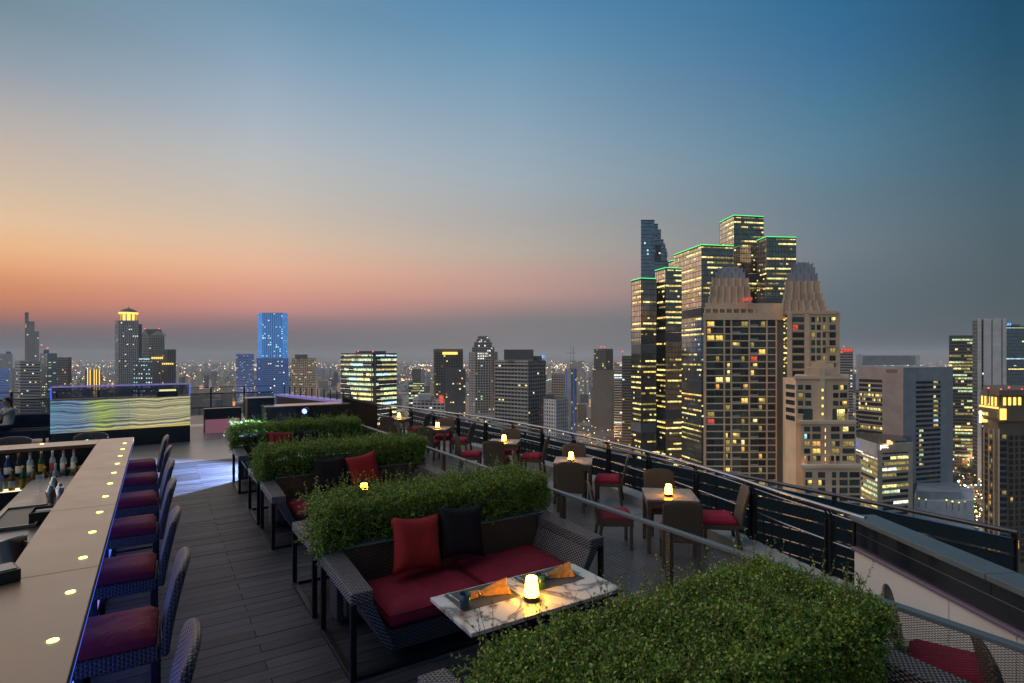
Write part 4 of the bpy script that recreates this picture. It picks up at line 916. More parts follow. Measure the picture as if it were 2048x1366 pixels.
# lounge bench and two seated guests
ls = thing('lounge_bench', 'dark low lounge bench at the far railing left of the onyx counter', 'bench', (-4.0, 20.5, 0), R(-6))
MB().box(-1.5, -.35, .12, 1.5, .38, .36).build('seat', 'cloth_navy', ls, .03); MB().box(-1.5, .30, .365, 1.5, .42, .75).build('backrest', 'cloth_navy', ls, .03)
for x in (-1.4, 1.4):
    for y in (-.28, .30): MB().box(x - .03, y - .03, -.002, x + .03, y + .03, .12).build('leg', 'metal_dark', ls)
def person(loc, rz, lab, top, legs, reach):
    t = thing('person', lab, 'person', loc, rz)
    # joints: sits on z=.36, faces -y
    J = {'pel': (0, 0, .46), 'spi': (0, .03, .66), 'che': (0, .02, .86), 'nec': (0, -.01, 1.0), 'hd1': (0, -.03, 1.07), 'hd2': (0, -.035, 1.16), 'hd3': (0, -.02, 1.24)}
    rad = {'pel': (.15, .12), 'spi': (.13, .10), 'che': (.155, .105), 'nec': (.055, .055), 'hd1': (.066, .075), 'hd2': (.080, .096), 'hd3': (.055, .065)}
    E = [('pel', 'spi'), ('spi', 'che'), ('che', 'nec'), ('nec', 'hd1'), ('hd1', 'hd2'), ('hd2', 'hd3')]
    for s_, sg in (('l', -1), ('r', 1)):
        J['sh' + s_] = (sg * .19, .0, .93); rad['sh' + s_] = (.062, .062)
        if reach == s_:
            J['el' + s_] = (sg * .20, -.25, .80); J['wr' + s_] = (sg * .12, -.47, .90); J['ha' + s_] = (sg * .09, -.55, .93)
        else:
            J['el' + s_] = (sg * .25, -.05, .66); J['wr' + s_] = (sg * .17, -.25, .57); J['ha' + s_] = (sg * .13, -.33, .55)
        rad['el' + s_] = (.045, .045); rad['wr' + s_] = (.030, .030); rad['ha' + s_] = (.036, .022)
        J['hi' + s_] = (sg * .10, -.06, .45); J['kn' + s_] = (sg * .13, -.46, .50); J['an' + s_] = (sg * .13, -.46, .09); J['to' + s_] = (sg * .14, -.62, .045)
        rad['hi' + s_] = (.095, .095); rad['kn' + s_] = (.062, .062); rad['an' + s_] = (.042, .042); rad['to' + s_] = (.040, .032)
        E += [('che', 'sh' + s_), ('sh' + s_, 'el' + s_), ('el' + s_, 'wr' + s_), ('wr' + s_, 'ha' + s_), ('pel', 'hi' + s_), ('hi' + s_, 'kn' + s_), ('kn' + s_, 'an' + s_), ('an' + s_, 'to' + s_)]
        for k_ in range(4):
            f = 'f%d%s' % (k_, s_); h = J['ha' + s_]; J[f] = (h[0] + (k_ - 1.5) * .017, h[1] - .075 + .008 * abs(k_ - 1.5), h[2] - .012); rad[f] = (.009, .009); E.append(('ha' + s_, f))
        f = 'th' + s_; h = J['wr' + s_]; J[f] = (h[0] - sg * .05, h[1] - .06, h[2] + .01); rad[f] = (.010, .010); E.append(('wr' + s_, f))
    ks = list(J); me = bpy.data.meshes.new('body'); me.from_pydata([J[k_] for k_ in ks], [(ks.index(a), ks.index(b)) for a, b in E], [])
    o = bpy.data.objects.new('body', me); COL.objects.link(o)
    sk = o.modifiers.new('skin', 'SKIN'); sk.use_smooth_shade = True
    for i, k_ in enumerate(ks): me.skin_vertices[0].data[i].radius = rad[k_]
    me.skin_vertices[0].data[ks.index('pel')].use_root = True
    o.modifiers.new('sub', 'SUBSURF').levels = 2
    dg = bpy.context.evaluated_depsgraph_get(); nm = bpy.data.meshes.new_from_object(o.evaluated_get(dg)); bpy.data.objects.remove(o)
    nm.materials.clear()
    for m_ in ('skin', top, legs): nm.materials.append(MATS[m_])
    for p in nm.polygons:
        c = p.center; p.use_smooth = True
        p.material_index = 0 if c.z > 1.0 or (c.y < -.40 and c.z > .52 and abs(c.x) < .24 and c.z > .60) or (c.y < -.27 and .52 < c.z < .6 and abs(c.x) < .3 and c.z > .54) else (1 if c.z > .52 else 2)
    b = bpy.data.objects.new('body', nm); COL.objects.link(b); b.parent = t
    h = MB(); n = 14
    vs = []
    for i in range(8):
        ph = math.pi * .62 * i / 7
        for j in range(n):
            a = 2 * math.pi * j / n
            vs.append((.094 * math.sin(ph) * math.cos(a), -.010 + .108 * math.sin(ph) * math.sin(a) * (1 if math.sin(a) > 0 else .80), 1.165 + .112 * math.cos(ph) + (.05 if math.sin(a) < -.3 and ph > 1.1 else 0)))
    h.add(vs, [(i * n + j, (i + 1) * n + j, (i + 1) * n + (j + 1) % n, i * n + (j + 1) % n) for i in range(7) for j in range(n)], 0, True); h.build('hair', 'hair', t)
    ft = MB()
    for s_ in (-1, 1): ft.box(s_ * .032 - .011, -.124, 1.160, s_ * .032 + .011, -.112, 1.170)
    ft.build('eyes', 'hair', t); MB().hexa([(-.012, -.135, 1.125), (.012, -.135, 1.125), (.012, -.10, 1.125), (-.012, -.10, 1.125)], [(-.005, -.122, 1.165), (.005, -.122, 1.165), (.005, -.10, 1.165), (-.005, -.10, 1.165)]).build('nose', 'skin', t)
    MB().box(-.022, -.118, 1.100, .022, -.108, 1.107).build('mouth', 'cloth_pink', t)
    for s_ in (-1, 1): MB().lathe([(.0, -.006), (.018, 0), (.0, .006)], 8, c=(s_ * .082, -.02, 1.15), M=Matrix.Rotation(R(90), 4, 'Y')).build('ear', 'skin', t)
    return t
person((-3.45, 20.42, 0), R(-50), 'person in pale shirt seated at far railing, arm stretched forward', 'cloth_pale', 'cloth_dark', 'r')
person((-4.75, 20.50, 0), R(35), 'person in dusty pink top seated on the far lounge bench', 'cloth_pink', 'cloth_dark', None)
# ================================================================== the city
GZ = -140.0
def lit(n, c, s):
    m = emis(n, c, s, sample=False, base=(.05, .05, .05)); t = m.node_tree; b = t.nodes['Principled BSDF']
    if n.startswith('win_'):      # furnishings, blinds and lamps behind the panes
        tc_ = t.nodes.new('ShaderNodeTexCoord'); nz = t.nodes.new('ShaderNodeTexNoise'); nz.inputs['Scale'].default_value = .55; nz.inputs['Detail'].default_value = 3; link(t, tc_.outputs['Object'], nz.inputs['Vector'])
        mr = t.nodes.new('ShaderNodeMapRange'); mr.inputs[1].default_value = .32; mr.inputs[2].default_value = .68; mr.inputs[3].default_value = .25 * s; mr.inputs[4].default_value = 1.55 * s; link(t, nz.outputs['Fac'], mr.inputs[0]); link(t, mr.outputs[0], b.inputs['Emission Strength'])
    return m
lit('win_warm', (1, .66, .14), 1.15); lit('win_pale', (1, .82, .28), 1.35); lit('win_orange', (1, .46, .09), .95); lit('win_green', (.74, .95, .50), .80); lit('win_white', (1, .96, .82), 1.5)
lit('win_blue', (.16, .42, 1), 1.1); lit('win_dim', (.75, .58, .14), .42); lit('win_red', (.9, .10, .05), .7); lit('win_cyan', (.50, .88, 1), 1.1); lit('neon_green', (.08, 1.0, .25), 1.25); lit('gold_light', (1, .60, .12), 1.7); lit('sign_white', (1, .97, .92), 1.8); lit('beacon_red', (1, .06, .10), 2.6); lit('sign_blue', (.08, .16, .9), 1.0); lit('sign_orange', (1, .45, .18), 1.8); lit('tower_blue', (.05, .20, .75), .27); lit('tower_wash', (.05, .25, .70), .75); lit('teal_light', (.12, .95, .80), 1.5)  # tower_blue, tower_wash: blue light on facades, put in as their own glow
LITM = ['win_warm', 'win_pale', 'win_orange', 'win_green', 'win_white', 'win_blue', 'win_dim', 'win_red', 'win_cyan']
def facade_glass(name, col, rough, metal):
    m, t, b = material(name)
    c = t.nodes.new('ShaderNodeTexCoord'); n = t.nodes.new('ShaderNodeTexNoise'); n.inputs['Scale'].default_value = .22; n.inputs['Detail'].default_value = 5; link(t, c.outputs['Object'], n.inputs['Vector'])
    rp = t.nodes.new('ShaderNodeValToRGB'); e = rp.color_ramp.elements; e[0].position = .35; e[1].position = .7
    e[0].color = (*[x * .72 for x in col], 1); e[1].color = (*[x * 1.2 for x in col], 1); link(t, n.outputs['Fac'], rp.inputs[0]); link(t, rp.outputs[0], b.inputs['Base Color'])
    b.inputs['Roughness'].default_value = rough; b.inputs['Metallic'].default_value = metal
lit('tower_wash_dark', (.03, .17, .50), .42)  # dimmer blue wash, put into the tower core as glow
facade_glass('curtain_teal', (.46, .44, .40), .08, .95); facade_glass('curtain_blue', (.28, .38, .46), .15, .9); facade_glass('glass_shadow', (.035, .048, .052), .15, .3); facade_glass('glass_greenish', (.10, .17, .15), .14, .5)
for nm, c_ in (('conc_grey', (.40, .40, .40)), ('conc_dark', (.13, .135, .145)), ('conc_beige', (.78, .58, .39)), ('conc_sand', (.80, .66, .48)), ('conc_white', (.72, .74, .76)), ('conc_rose', (.44, .36, .34)), ('conc_brown', (.22, .17, .12)), ('conc_tan', (.62, .45, .31)), ('conc_cool', (.38, .41, .44)), ('steel_dark', (.06, .07, .08))):
    plain(nm, c_, .75, noise=.16, nscale=.12)
plain('ground', (.10, .10, .095), .9, noise=.6, nscale=.02); plain('roof_grey', (.16, .16, .165), .85, noise=.35, nscale=.15); plain('roof_rust', (.20, .10, .065), .8, noise=.3, nscale=.2)
g = MB(); g.add([(-45000, -45000, 0), (45000, -45000, 0), (45000, 45000, 0), (-45000, 45000, 0)], [(0, 1, 2, 3)]); go = g.build('ground', 'ground'); go.location = (0, 0, GZ); struct(go)

JOIN = ('pixel_boxes', 'crown_lamp', 'lamp_bracket')
class Tower:
    def __init__(s, name, label, cat, px, d, group=None):
        s.r0 = (px - 1024) / FPX * d; s.d0 = d; x, y = W(s.r0, d)
        s.t = thing(name, label, cat, (x, y, GZ), -YAW, group); s.lt = MB(); s.parts = {}
    def p(s, px, d): return ((px - 1024) / FPX * d - s.r0, d - s.d0)
    def z(s, py, d): return CAMH - (py - HOR) / FPX * d - GZ
    def mb(s, part, mat):
        k = (part, mat)
        if k not in s.parts: s.parts[k] = MB()
        return s.parts[k]
    def piece(s, part, mat, m): return m.build(part, mat, s.t)
    def poly(s, cs, back=18.0):
        P = [s.p(*c) for c in cs]; a, b = P[0], P[-1]
        return P + [s.bk(b, back, -1), s.bk(a, back, 1)]
    def bk(s, p, dep, sg):   # back corner: the flank runs away along the line of sight, so only the drawn faces show
        d = p[1] + s.d0; k = (p[0] + s.r0) / d + sg * .03; return (p[0] + k * dep, p[1] + dep)
    def core(s, cs, y1, part, mat, back=18.0, z0=0.0, d=None, top=None):
        pl = s.poly(cs, back); z1 = s.z(y1, d or min(c[1] for c in cs)); s.mb(part, mat).prism(pl, z0, z1); return z1
    def face(s, a, b, z0, z1, fh, bw, frame='conc_grey', sp=.35, pw=.0, out=.35, lp=.1, runs=False, mats=None, ends=0.0, thin=False, fpart='frame', inset=.07, rng=None):
        r_ = rng or random; L = math.hypot(b[0] - a[0], b[1] - a[1]); nf = max(1, int(round((z1 - z0) / fh))); fh = (z1 - z0) / nf; nb = max(1, int(round(L / bw)))
        ux, uy = (b[0] - a[0]) / L, (b[1] - a[1]) / L; at = lambda q: (a[0] + ux * q, a[1] + uy * q)
        f = s.mb(fpart, frame)
        if sp > 0:
            for i in range(nf): f.seg(at(0), at(L), .4 + out, z0 + i * fh, z0 + (i + sp) * fh, out=out)
            f.seg(at(0), at(L), .4 + out, z1 - .3 * fh, z1 + .25, out=out + .02)
        if pw > 0:
            for k in range(nb + 1):
                q = L * k / nb; w_ = pw * (1.6 if k in (0, nb) else 1); f.seg(at(max(0, q - w_ / 2)), at(min(L, q + w_ / 2)), .4 + out, z0, z1, out=out + .04)
        if ends > 0:
            f.seg(at(0), at(ends), .4 + out, z0, z1, out=out + .04); f.seg(at(L - ends), at(L), .4 + out, z0, z1, out=out + .04)
        n = (uy, -ux); mats = mats or [0, 1, 6, 3]
        for i in range(nf):
            fl = r_.random(); on = fl < lp * 1.5; st = False; m_ = mats[0]
            for k in range(nb):
                if not st or not runs or r_.random() < .15: m_ = mats[int(r_.random() ** 1.2 * len(mats))]
                if runs: st = (r_.random() < (.955 if st else .30)) if on else r_.random() < lp * .18
                else: st = r_.random() < lp
                if not st: continue
                qa, qb = L * (k + (.04 if runs else .2)) / nb, L * (k + (.96 if runs else .78)) / nb
                zz0, zz1 = z0 + (i + max(sp + .08, .42)) * fh, z0 + (i + .88) * fh
                if runs: zz0 = z0 + (i + (max(sp + .05, .46) if sp > .2 else .52)) * fh; zz1 = z0 + (i + (.82 if sp < .2 else .97)) * fh
                pa_, pb_2 = at(qa), at(qb)
                s.lt.quad(*[(P_[0] + n[0] * inset, P_[1] + n[1] * inset, z) for P_, z in ((pa_, zz0), (pb_2, zz0), (pb_2, zz1), (pa_, zz1))], m_)
    def boxpx(s, part, mat, xa, xb, ya, yb, d, dep=10.0, dback=0.0):
        """block whose front face fills xa..xb, ya (top) .. yb at distance d"""
        a, b = s.p(xa, d + dback), s.p(xb, d + dback); m = s.mb(part, mat) if part in JOIN else MB(); c_, e_ = s.bk(b, dep, -1), s.bk(a, dep, 1); c_ = c_ if c_[0] > e_[0] + .05 else (e_[0] + .05, c_[1]); m.hexa([(*v, s.z(yb, d)) for v in (a, b, c_, e_)], [(*v, s.z(ya, d)) for v in (a, b, c_, e_)])
        if part not in JOIN: m.build(part, mat, s.t)
    def beacon(s, px, py, d, r=.7, mat='beacon_red'):
        a = s.p(px, d); z = s.z(py, d); m = MB().lathe([(.001, -r), (r * .7, -r * .7), (r, 0), (r * .7, r * .7), (.001, r)], 8, c=(a[0], a[1], z), caps=False); m.build('beacon_lamp', mat, s.t); s.mb('mast', 'steel_dark').box(a[0] - .12, a[1] - .12, z - 6, a[0] + .12, a[1] + .12, z - r)
    def done(s):
        for (part, mat), m in s.parts.items():
            if m.v:
                o = m.build(part, mat, s.t)
                if len(m.v) > 24: o['kind'] = 'stuff'
        if s.lt.v: o = s.lt.build('lit_windows', LITM, s.t); o['kind'] = 'stuff'
        return s.t
WCACHE = {}; WV = random.Random(31)
def window(T, a, b, z0, z1, frac0, frac1, pane, frame='steel_dark', out=.08, name='window'):
    """one framed window as its own part, on the wall a->b"""
    L = math.hypot(b[0] - a[0], b[1] - a[1]); w_, h_ = L * (frac1 - frac0), z1 - z0
    var = WV.random() if (pane.startswith('win_') and w_ > 1.3) else 0; var = 1 if var > .55 else 2 if var > .38 else 3 if var > .22 else 0
    key = (round(w_, 1), round(h_, 1), pane, frame, var)
    if key not in WCACHE:
        m = MB(); fw = .09
        m.box(-w_ / 2, -.02, 0, -w_ / 2 + fw, .12, h_, 1).box(w_ / 2 - fw, -.02, 0, w_ / 2, .12, h_, 1).box(-w_ / 2 + fw, -.02, 0, w_ / 2 - fw, .12, fw, 1).box(-w_ / 2 + fw, -.02, h_ - fw, w_ / 2 - fw, .12, h_, 1)
        if w_ > 2.2: m.box(-.05, -.015, fw, .05, .1, h_ - fw, 1)
        x0_, x1_, zb_, zt_ = -w_ / 2 + fw, w_ / 2 - fw, fw, h_ - fw; xm = x0_ + (x1_ - x0_) * (.48, .48, .36, .62)[var]; zm = zb_ + (zt_ - zb_) * .45
        Q = lambda a_, b_, c_, d_, k_: m.quad((a_, .06, c_), (b_, .06, c_), (b_, .06, d_), (a_, .06, d_), k_)
        if var == 0: Q(x0_, x1_, zb_, zt_, 0)
        elif var == 1: Q(x0_, xm, zb_, zt_, 0); Q(xm, x1_, zb_, zt_, 2)
        elif var == 2: Q(x0_, xm, zb_, zt_, 2); Q(xm, x1_, zm, zt_, 0); Q(xm, x1_, zb_, zm, 3)
        else: Q(x0_, xm, zm, zt_, 0); Q(x0_, xm, zb_, zm, 3); Q(xm, x1_, zb_, zt_, 3)
        WCACHE[key] = m.mesh('window', [pane, frame, 'glass_greenish', 'win_dim'])
    o = bpy.data.objects.new(name, WCACHE[key]); COL.objects.link(o); o.parent = T.t
    q = (frac0 + frac1) / 2; ux, uy = (b[0] - a[0]) / L, (b[1] - a[1]) / L
    o.location = (a[0] + ux * L * q + uy * out, a[1] + uy * L * q - ux * out, z0); o.rotation_euler = (0, 0, math.atan2(uy, ux)); return o

# ------------------------------------------------------------------ stepped glass tower cluster with green edge lights
T = Tower('glass_tower', 'cluster of dark glass office towers with glowing green roof edges', 'skyscraper', 1430, 350)
blocks = [([(1263, 356), (1282, 345), (1312, 347)], 557), ([(1310, 364), (1331, 352), (1363, 354)], 536), ([(1348, 398), (1403, 362), (1467, 366)], 490), ([(1440, 415), (1448, 408), (1468, 394), (1527, 398)], 431), ([(1514, 386), (1533, 374), (1592, 376)], 474), ([(1337, 404), (1352, 396)], 520)]
rg = random.Random(5)
for cs, yt in blocks:
    dn = min(c[1] for c in cs); z1 = T.z(yt, dn); pl = T.poly(cs, 16); T.mb('glazing', 'curtain_teal').prism(pl, 0, z1)
    P = [T.p(*c) for c in cs]
    for k in range(len(P) - 1):
        a, b = P[k], P[k + 1]
        T.face(a, b, z1 - 156, z1, 3.3, 1.35, 'steel_dark', sp=.10, pw=.0, out=.10, lp=.40, runs=True, mats=[1, 6, 1, 6, 0], fpart='floor_bands', rng=rg)
        L = math.hypot(b[0] - a[0], b[1] - a[1]); nb = max(1, int(L / 1.9))
        for q in range(nb + 1):
            u_ = q / nb; c = (a[0] + (b[0] - a[0]) * u_, a[1] + (b[1] - a[1]) * u_); dx, dy = (b[0] - a[0]) / L * .05, (b[1] - a[1]) / L * .05
            T.mb('mullions', 'steel_dark').seg((c[0] - dx, c[1] - dy), (c[0] + dx, c[1] + dy), .3, z1 - 156, z1, out=.13)
        for zc in (z1 - 46, z1 - 95): T.mb('plant_floors', 'conc_dark').seg(a, b, .5, zc, zc + 5.5, out=.16)
        m = MB().seg(a, b, .5, z1 + .05, z1 + .45, out=.3); m.build('roof_light', 'neon_green', T.t)
    cx_, cy_ = sum(v[0] for v in pl) / len(pl), sum(v[1] for v in pl) / len(pl); MB().box(cx_ - 3, cy_ - 1, z1, cx_ + 3, cy_ + 4, z1 + .55).build('roof_plant', 'conc_dark', T.t)
T.done()
# ------------------------------------------------------------------ tower with the pixel-like bite
T = Tower('pixel_tower', 'slim dark glass tower with jagged pixel-like steps on its right edge', 'skyscraper', 1310, 640)
for xa, xb, yt, dep, db in ((1282, 1309, 440, 30, 0), (1306, 1316, 447, 26, 2), (1306, 1322, 459, 24, 1), (1305, 1327, 478, 24, 3), (1305, 1331, 490, 22, 1), (1304, 1334, 505, 24, 2.5), (1300, 1339, 522, 26, .5)):
    T.boxpx('glazing', 'curtain_blue', xa, xb, yt, 900, 640, dep, db); a, b = T.p(xa, 640 + db), T.p(xb, 640 + db)
    T.face(a, b, T.z(760, 640), T.z(yt, 640), 4.2, 3.0, 'steel_dark', sp=.12, out=.15, lp=.015, mats=[8, 4, 8], fpart='floor_bands')
rg2 = random.Random(9)
for i in range(34):
    yy = rg2.uniform(455, 640); xr = np.interp(yy, [447, 470, 500, 530, 640], [1316, 1324, 1333, 1339, 1339]); xx = rg2.uniform(1306, xr)
    T.boxpx('pixel_boxes', 'curtain_blue', xx - 2.2, min(xx + 2.2, xr + 1), yy, yy + rg2.uniform(4, 9), 640, 5, -rg2.uniform(.6, 1.8))
for i in range(10): T.boxpx('pixel_boxes', 'glass_shadow', 1283 + rg2.uniform(0, 20), 1288 + rg2.uniform(4, 18), 560 + i * 6, 563 + i * 6, 640, 3, -.5)
T.done()
# ------------------------------------------------------------------ twin-crowned beige apartment tower
T = Tower('apartment_tower', 'beige apartment tower with two stepped ribbed crowns', 'apartment tower', 1540, 262)
D = 262
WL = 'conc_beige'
pan_u = ['glass_greenish', 'glass_shadow', 'glass_greenish', 'glass_shadow', 'glass_greenish']
rg = random.Random(21)
def pane():
    r_ = rg.random()
    return rg.choice(['win_warm', 'win_orange', 'win_pale', 'win_warm', 'win_dim']) if r_ < .17 else 'win_red' if r_ < .176 else 'win_dim' if r_ < .25 else rg.choice(pan_u)
# left wing
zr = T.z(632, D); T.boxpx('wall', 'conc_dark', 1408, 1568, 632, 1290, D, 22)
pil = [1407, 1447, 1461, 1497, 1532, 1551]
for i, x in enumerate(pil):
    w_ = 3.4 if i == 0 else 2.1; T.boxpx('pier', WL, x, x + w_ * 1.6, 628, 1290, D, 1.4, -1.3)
T.boxpx('cornice', WL, 1406, 1570, 626, 640, D, 2.0, -1.6); T.boxpx('cornice', WL, 1410, 1566, 606, 626, D, 16, 1)
nfl = 33; fhp = 13.9
for i in range(nfl):
    yb = 641 + (i + 1) * fhp; T.boxpx('balcony_slab', 'conc_sand', 1411, 1552, yb - 2.1, yb, D, 1.4, -1.0 if i % 4 else -1.25)
    if i < 30:
        for xa, xb in ((1414, 1429), (1431, 1446), (1451, 1460), (1465, 1480), (1482, 1496), (1501, 1515), (1517, 1531)):
            a, b = T.p(xa, D - .35), T.p(xb, D - .35); window(T, a, b, T.z(yb - 2.2, D), T.z(yb - 12.0, D), .02, .98, pane())
        if i % 2 == 0:
            a, b = T.p(1536, D - .35), T.p(1549, D - .35); window(T, a, b, T.z(yb - 2.2, D), T.z(yb - 12.0, D), .02, .98, rg.choice(pan_u))
        for xa, xb in ((1463, 1481), (1499, 1516)):
            if (i + (xa > 1480)) % 2: T.boxpx('balustrade', 'conc_grey', xa, xb, yb - 5.5, yb - 1.6, D, .12, -1.05)
    a = T.p(1568.5, D - 1.8); zz = T.z(640 + i * 13.2, D); MB().lathe([(.001, -.45), (.45, 0), (.001, .45)], 8, c=(a[0], a[1], zz), caps=False).build('wall_lamp', 'gold_light', T.t); T.mb('lamp_bracket', 'steel_dark').box(a[0] - .1, a[1] + .3, zz - .1, a[0] + .1, a[1] + 2, zz + .1)
# right wing
T.boxpx('wall', WL, 1574, 1680, 625, 1290, D - 4, 26); T.boxpx('cornice', WL, 1570, 1676, 622, 628, D - 4, 27, -.8); T.boxpx('pier', WL, 1574, 1584, 626, 1290, D - 4, 1.2, -1.0); T.boxpx('pier', 'conc_beige', 1609, 1619, 626, 1290, D - 4, 1.0, -.8); T.boxpx('pier', WL, 1652.5, 1655, 632, 1290, D - 4, .8, -.6)
for i in range(13):
    yt = 634 + i * 15.4
    for xa, xb in ((1585, 1608), (1622.5, 1630), (1633.5, 1641), (1645.5, 1651), (1659, 1671)):
        a, b = T.p(xa, D - 4.05), T.p(xb, D - 4.05); window(T, a, b, T.z(yt + 10.5, D - 4), T.z(yt, D - 4), 0, 1, pane() if xa != 1585 or i != 9 else 'win_pale')
    T.boxpx('balcony_slab', 'conc_sand', 1585, 1608, yt + 11, yt + 12.6, D - 4, .9, -.7)
    if i % 2: T.boxpx('balcony_slab', 'conc_sand', 1648, 1674, yt + 12, yt + 13.6, D - 4, 1.4, -1.2)
# crowns: stacked ribbed tiers
def crown(tiers, d, capy):
    for j, (xa, xb, ya, yb) in enumerate(tiers):
        mid = (xa + xb) / 2; db = j * 1.6; T.boxpx('crown_tier', 'conc_tan' if ya > capy else 'conc_cool', xa, xb, ya, yb, d, (xb - xa) / FPX * d * .8, db)
        n = max(2, int((xb - xa) / 13)); 
        for k in range(n + 1):
            x = xa + (xb - xa) * k / n; T.boxpx('crown_rib', 'conc_sand' if ya > capy else 'conc_cool', x - 1.5, x + 1.5, ya - 1.0, yb, d, 1.4, db - .7)
crown([(1410, 1508, 618, 634), (1413, 1505, 606, 620), (1418, 1501, 593, 608), (1421, 1499, 570, 596), (1425, 1496, 553, 572), (1433, 1489, 540, 555), (1438, 1484, 530, 542), (1446, 1476, 526, 532)], D + 1, 548)
crown([(1565, 1653, 613, 630), (1566, 1649, 600, 615), (1568, 1644, 585, 602), (1571, 1639, 560, 588), (1575, 1634, 543, 562), (1583, 1629, 530, 545), (1588, 1625, 521, 532), (1596, 1617, 517, 523)], D - 3, 545)
o = MB().box(*T.p(1489, D - 1.5), T.z(601, D), T.p(1502, D)[0], T.p(1489, D)[1] + .2, T.z(595, D)).build('red_sign', 'win_red', T.t)
T.done()
# ------------------------------------------------------------------ lower stepped beige block in front
T = Tower('apartment_block', 'beige stepped apartment block with a column of small lit stair windows', 'apartment block', 1650, 232)
D = 232
T.boxpx('wall', WL, 1592, 1697, 757, 1330, D, 26); T.boxpx('cornice', 'conc_sand', 1588, 1699, 752, 758, D, 27, -.9)
T.boxpx('wall', WL, 1602, 1712, 846, 1330, D - 4, 26); T.boxpx('cornice', 'conc_sand', 1598, 1713, 842, 848, D - 4, 5, -.8)
T.boxpx('wall', WL, 1607, 1722, 934, 1330, D - 8, 26); T.boxpx('cornice', 'conc_sand', 1602, 1724, 930, 936, D - 8, 5, -.8)
a0, b0 = T.p(1575, D + 9), T.p(1592, D); a0 = (min(a0[0], b0[0] - .2), a0[1]); MB().prism([a0, (b0[0] - .02, b0[1]), T.bk((b0[0] - .02, b0[1]), 12, 1), (a0[0] + 2, a0[1] + 6)], 0, T.z(757, D)).build('side_wall', WL, T.t)
for j, (xa, xb, ya, yb) in enumerate(((1614, 1674, 736, 756), (1622, 1668, 727, 740), (1634, 1652, 721, 730))): T.boxpx('roof_tier', WL, xa, xb, ya, yb, D, 14 - 3 * j, 2 + 2 * j)
T.boxpx('rib', 'conc_sand', 1640, 1650, 735, 1330, D, 1.2, -.7)
for i in range(5):
    yt = 770 + i * 15.8
    for xa, xb in ((1596, 1606), (1610.5, 1622), (1666, 1676.5), (1680, 1694)):
        if yt + 10 > 842: continue
        window(T, T.p(xa, D - .05), T.p(xb, D - .05), T.z(yt + 9.5, D), T.z(yt, D), 0, 1, pane())
    T.boxpx('balcony_slab', 'conc_sand', 1593, 1608, yt + 11, yt + 12.5, D, .9, -.7); T.boxpx('balcony_slab', 'conc_sand', 1679, 1696, yt + 11, yt + 12.5, D, .9, -.7)
    window(T, T.p(1642.5, D - .80), T.p(1647.5, D - .80), T.z(yt + 13, D), T.z(yt + 7, D), 0, 1, 'gold_light')
    window(T, a0, b0, T.z(yt + 9.5, D), T.z(yt, D), .1, .9, rg.choice(pan_u))
window(T, T.p(1606, D - .06), T.p(1625, D - .06), T.z(840, D), T.z(818, D), 0, 1, 'glass_greenish'); window(T, T.p(1665, D - .06), T.p(1690, D - .06), T.z(841, D), T.z(818, D), 0, 1, 'win_pale')
for i in range(6):
    yt = 853 + i * 14.6
    for xa, xb in ((1608, 1620), (1624.5, 1641), (1662, 1679), (1685, 1709)):
        if yt + 10 > 931: continue
        window(T, T.p(xa, D - 4.05), T.p(xb, D - 4.05), T.z(yt + 10, D - 4), T.z(yt, D - 4), 0, 1, pane() if i != 1 or xa != 1608 else 'win_cyan')
    window(T, T.p(1649, D - 4.05), T.p(1652, D - 4.05), T.z(yt + 11, D - 4), T.z(yt + 3, D - 4), 0, 1, 'gold_light')
for i in range(10):
    yt = 944 + i * 15.6
    for xa, xb in ((1611, 1624), (1636, 1650), (1664, 1672), (1679, 1695), (1699, 1719)):
        window(T, T.p(xa, D - 8.05), T.p(xb, D - 8.05), T.z(yt + 11, D - 8), T.z(yt, D - 8), 0, 1, pane())
    T.boxpx('balcony_slab', 'conc_sand', 1697, 1721, yt + 12, yt + 13.5, D - 8, .9, -.7)
for x in (1611, 1655, 1668): T.boxpx('chimney', WL, x, x + 4, 912, 931, D - 6, 2)
T.done()
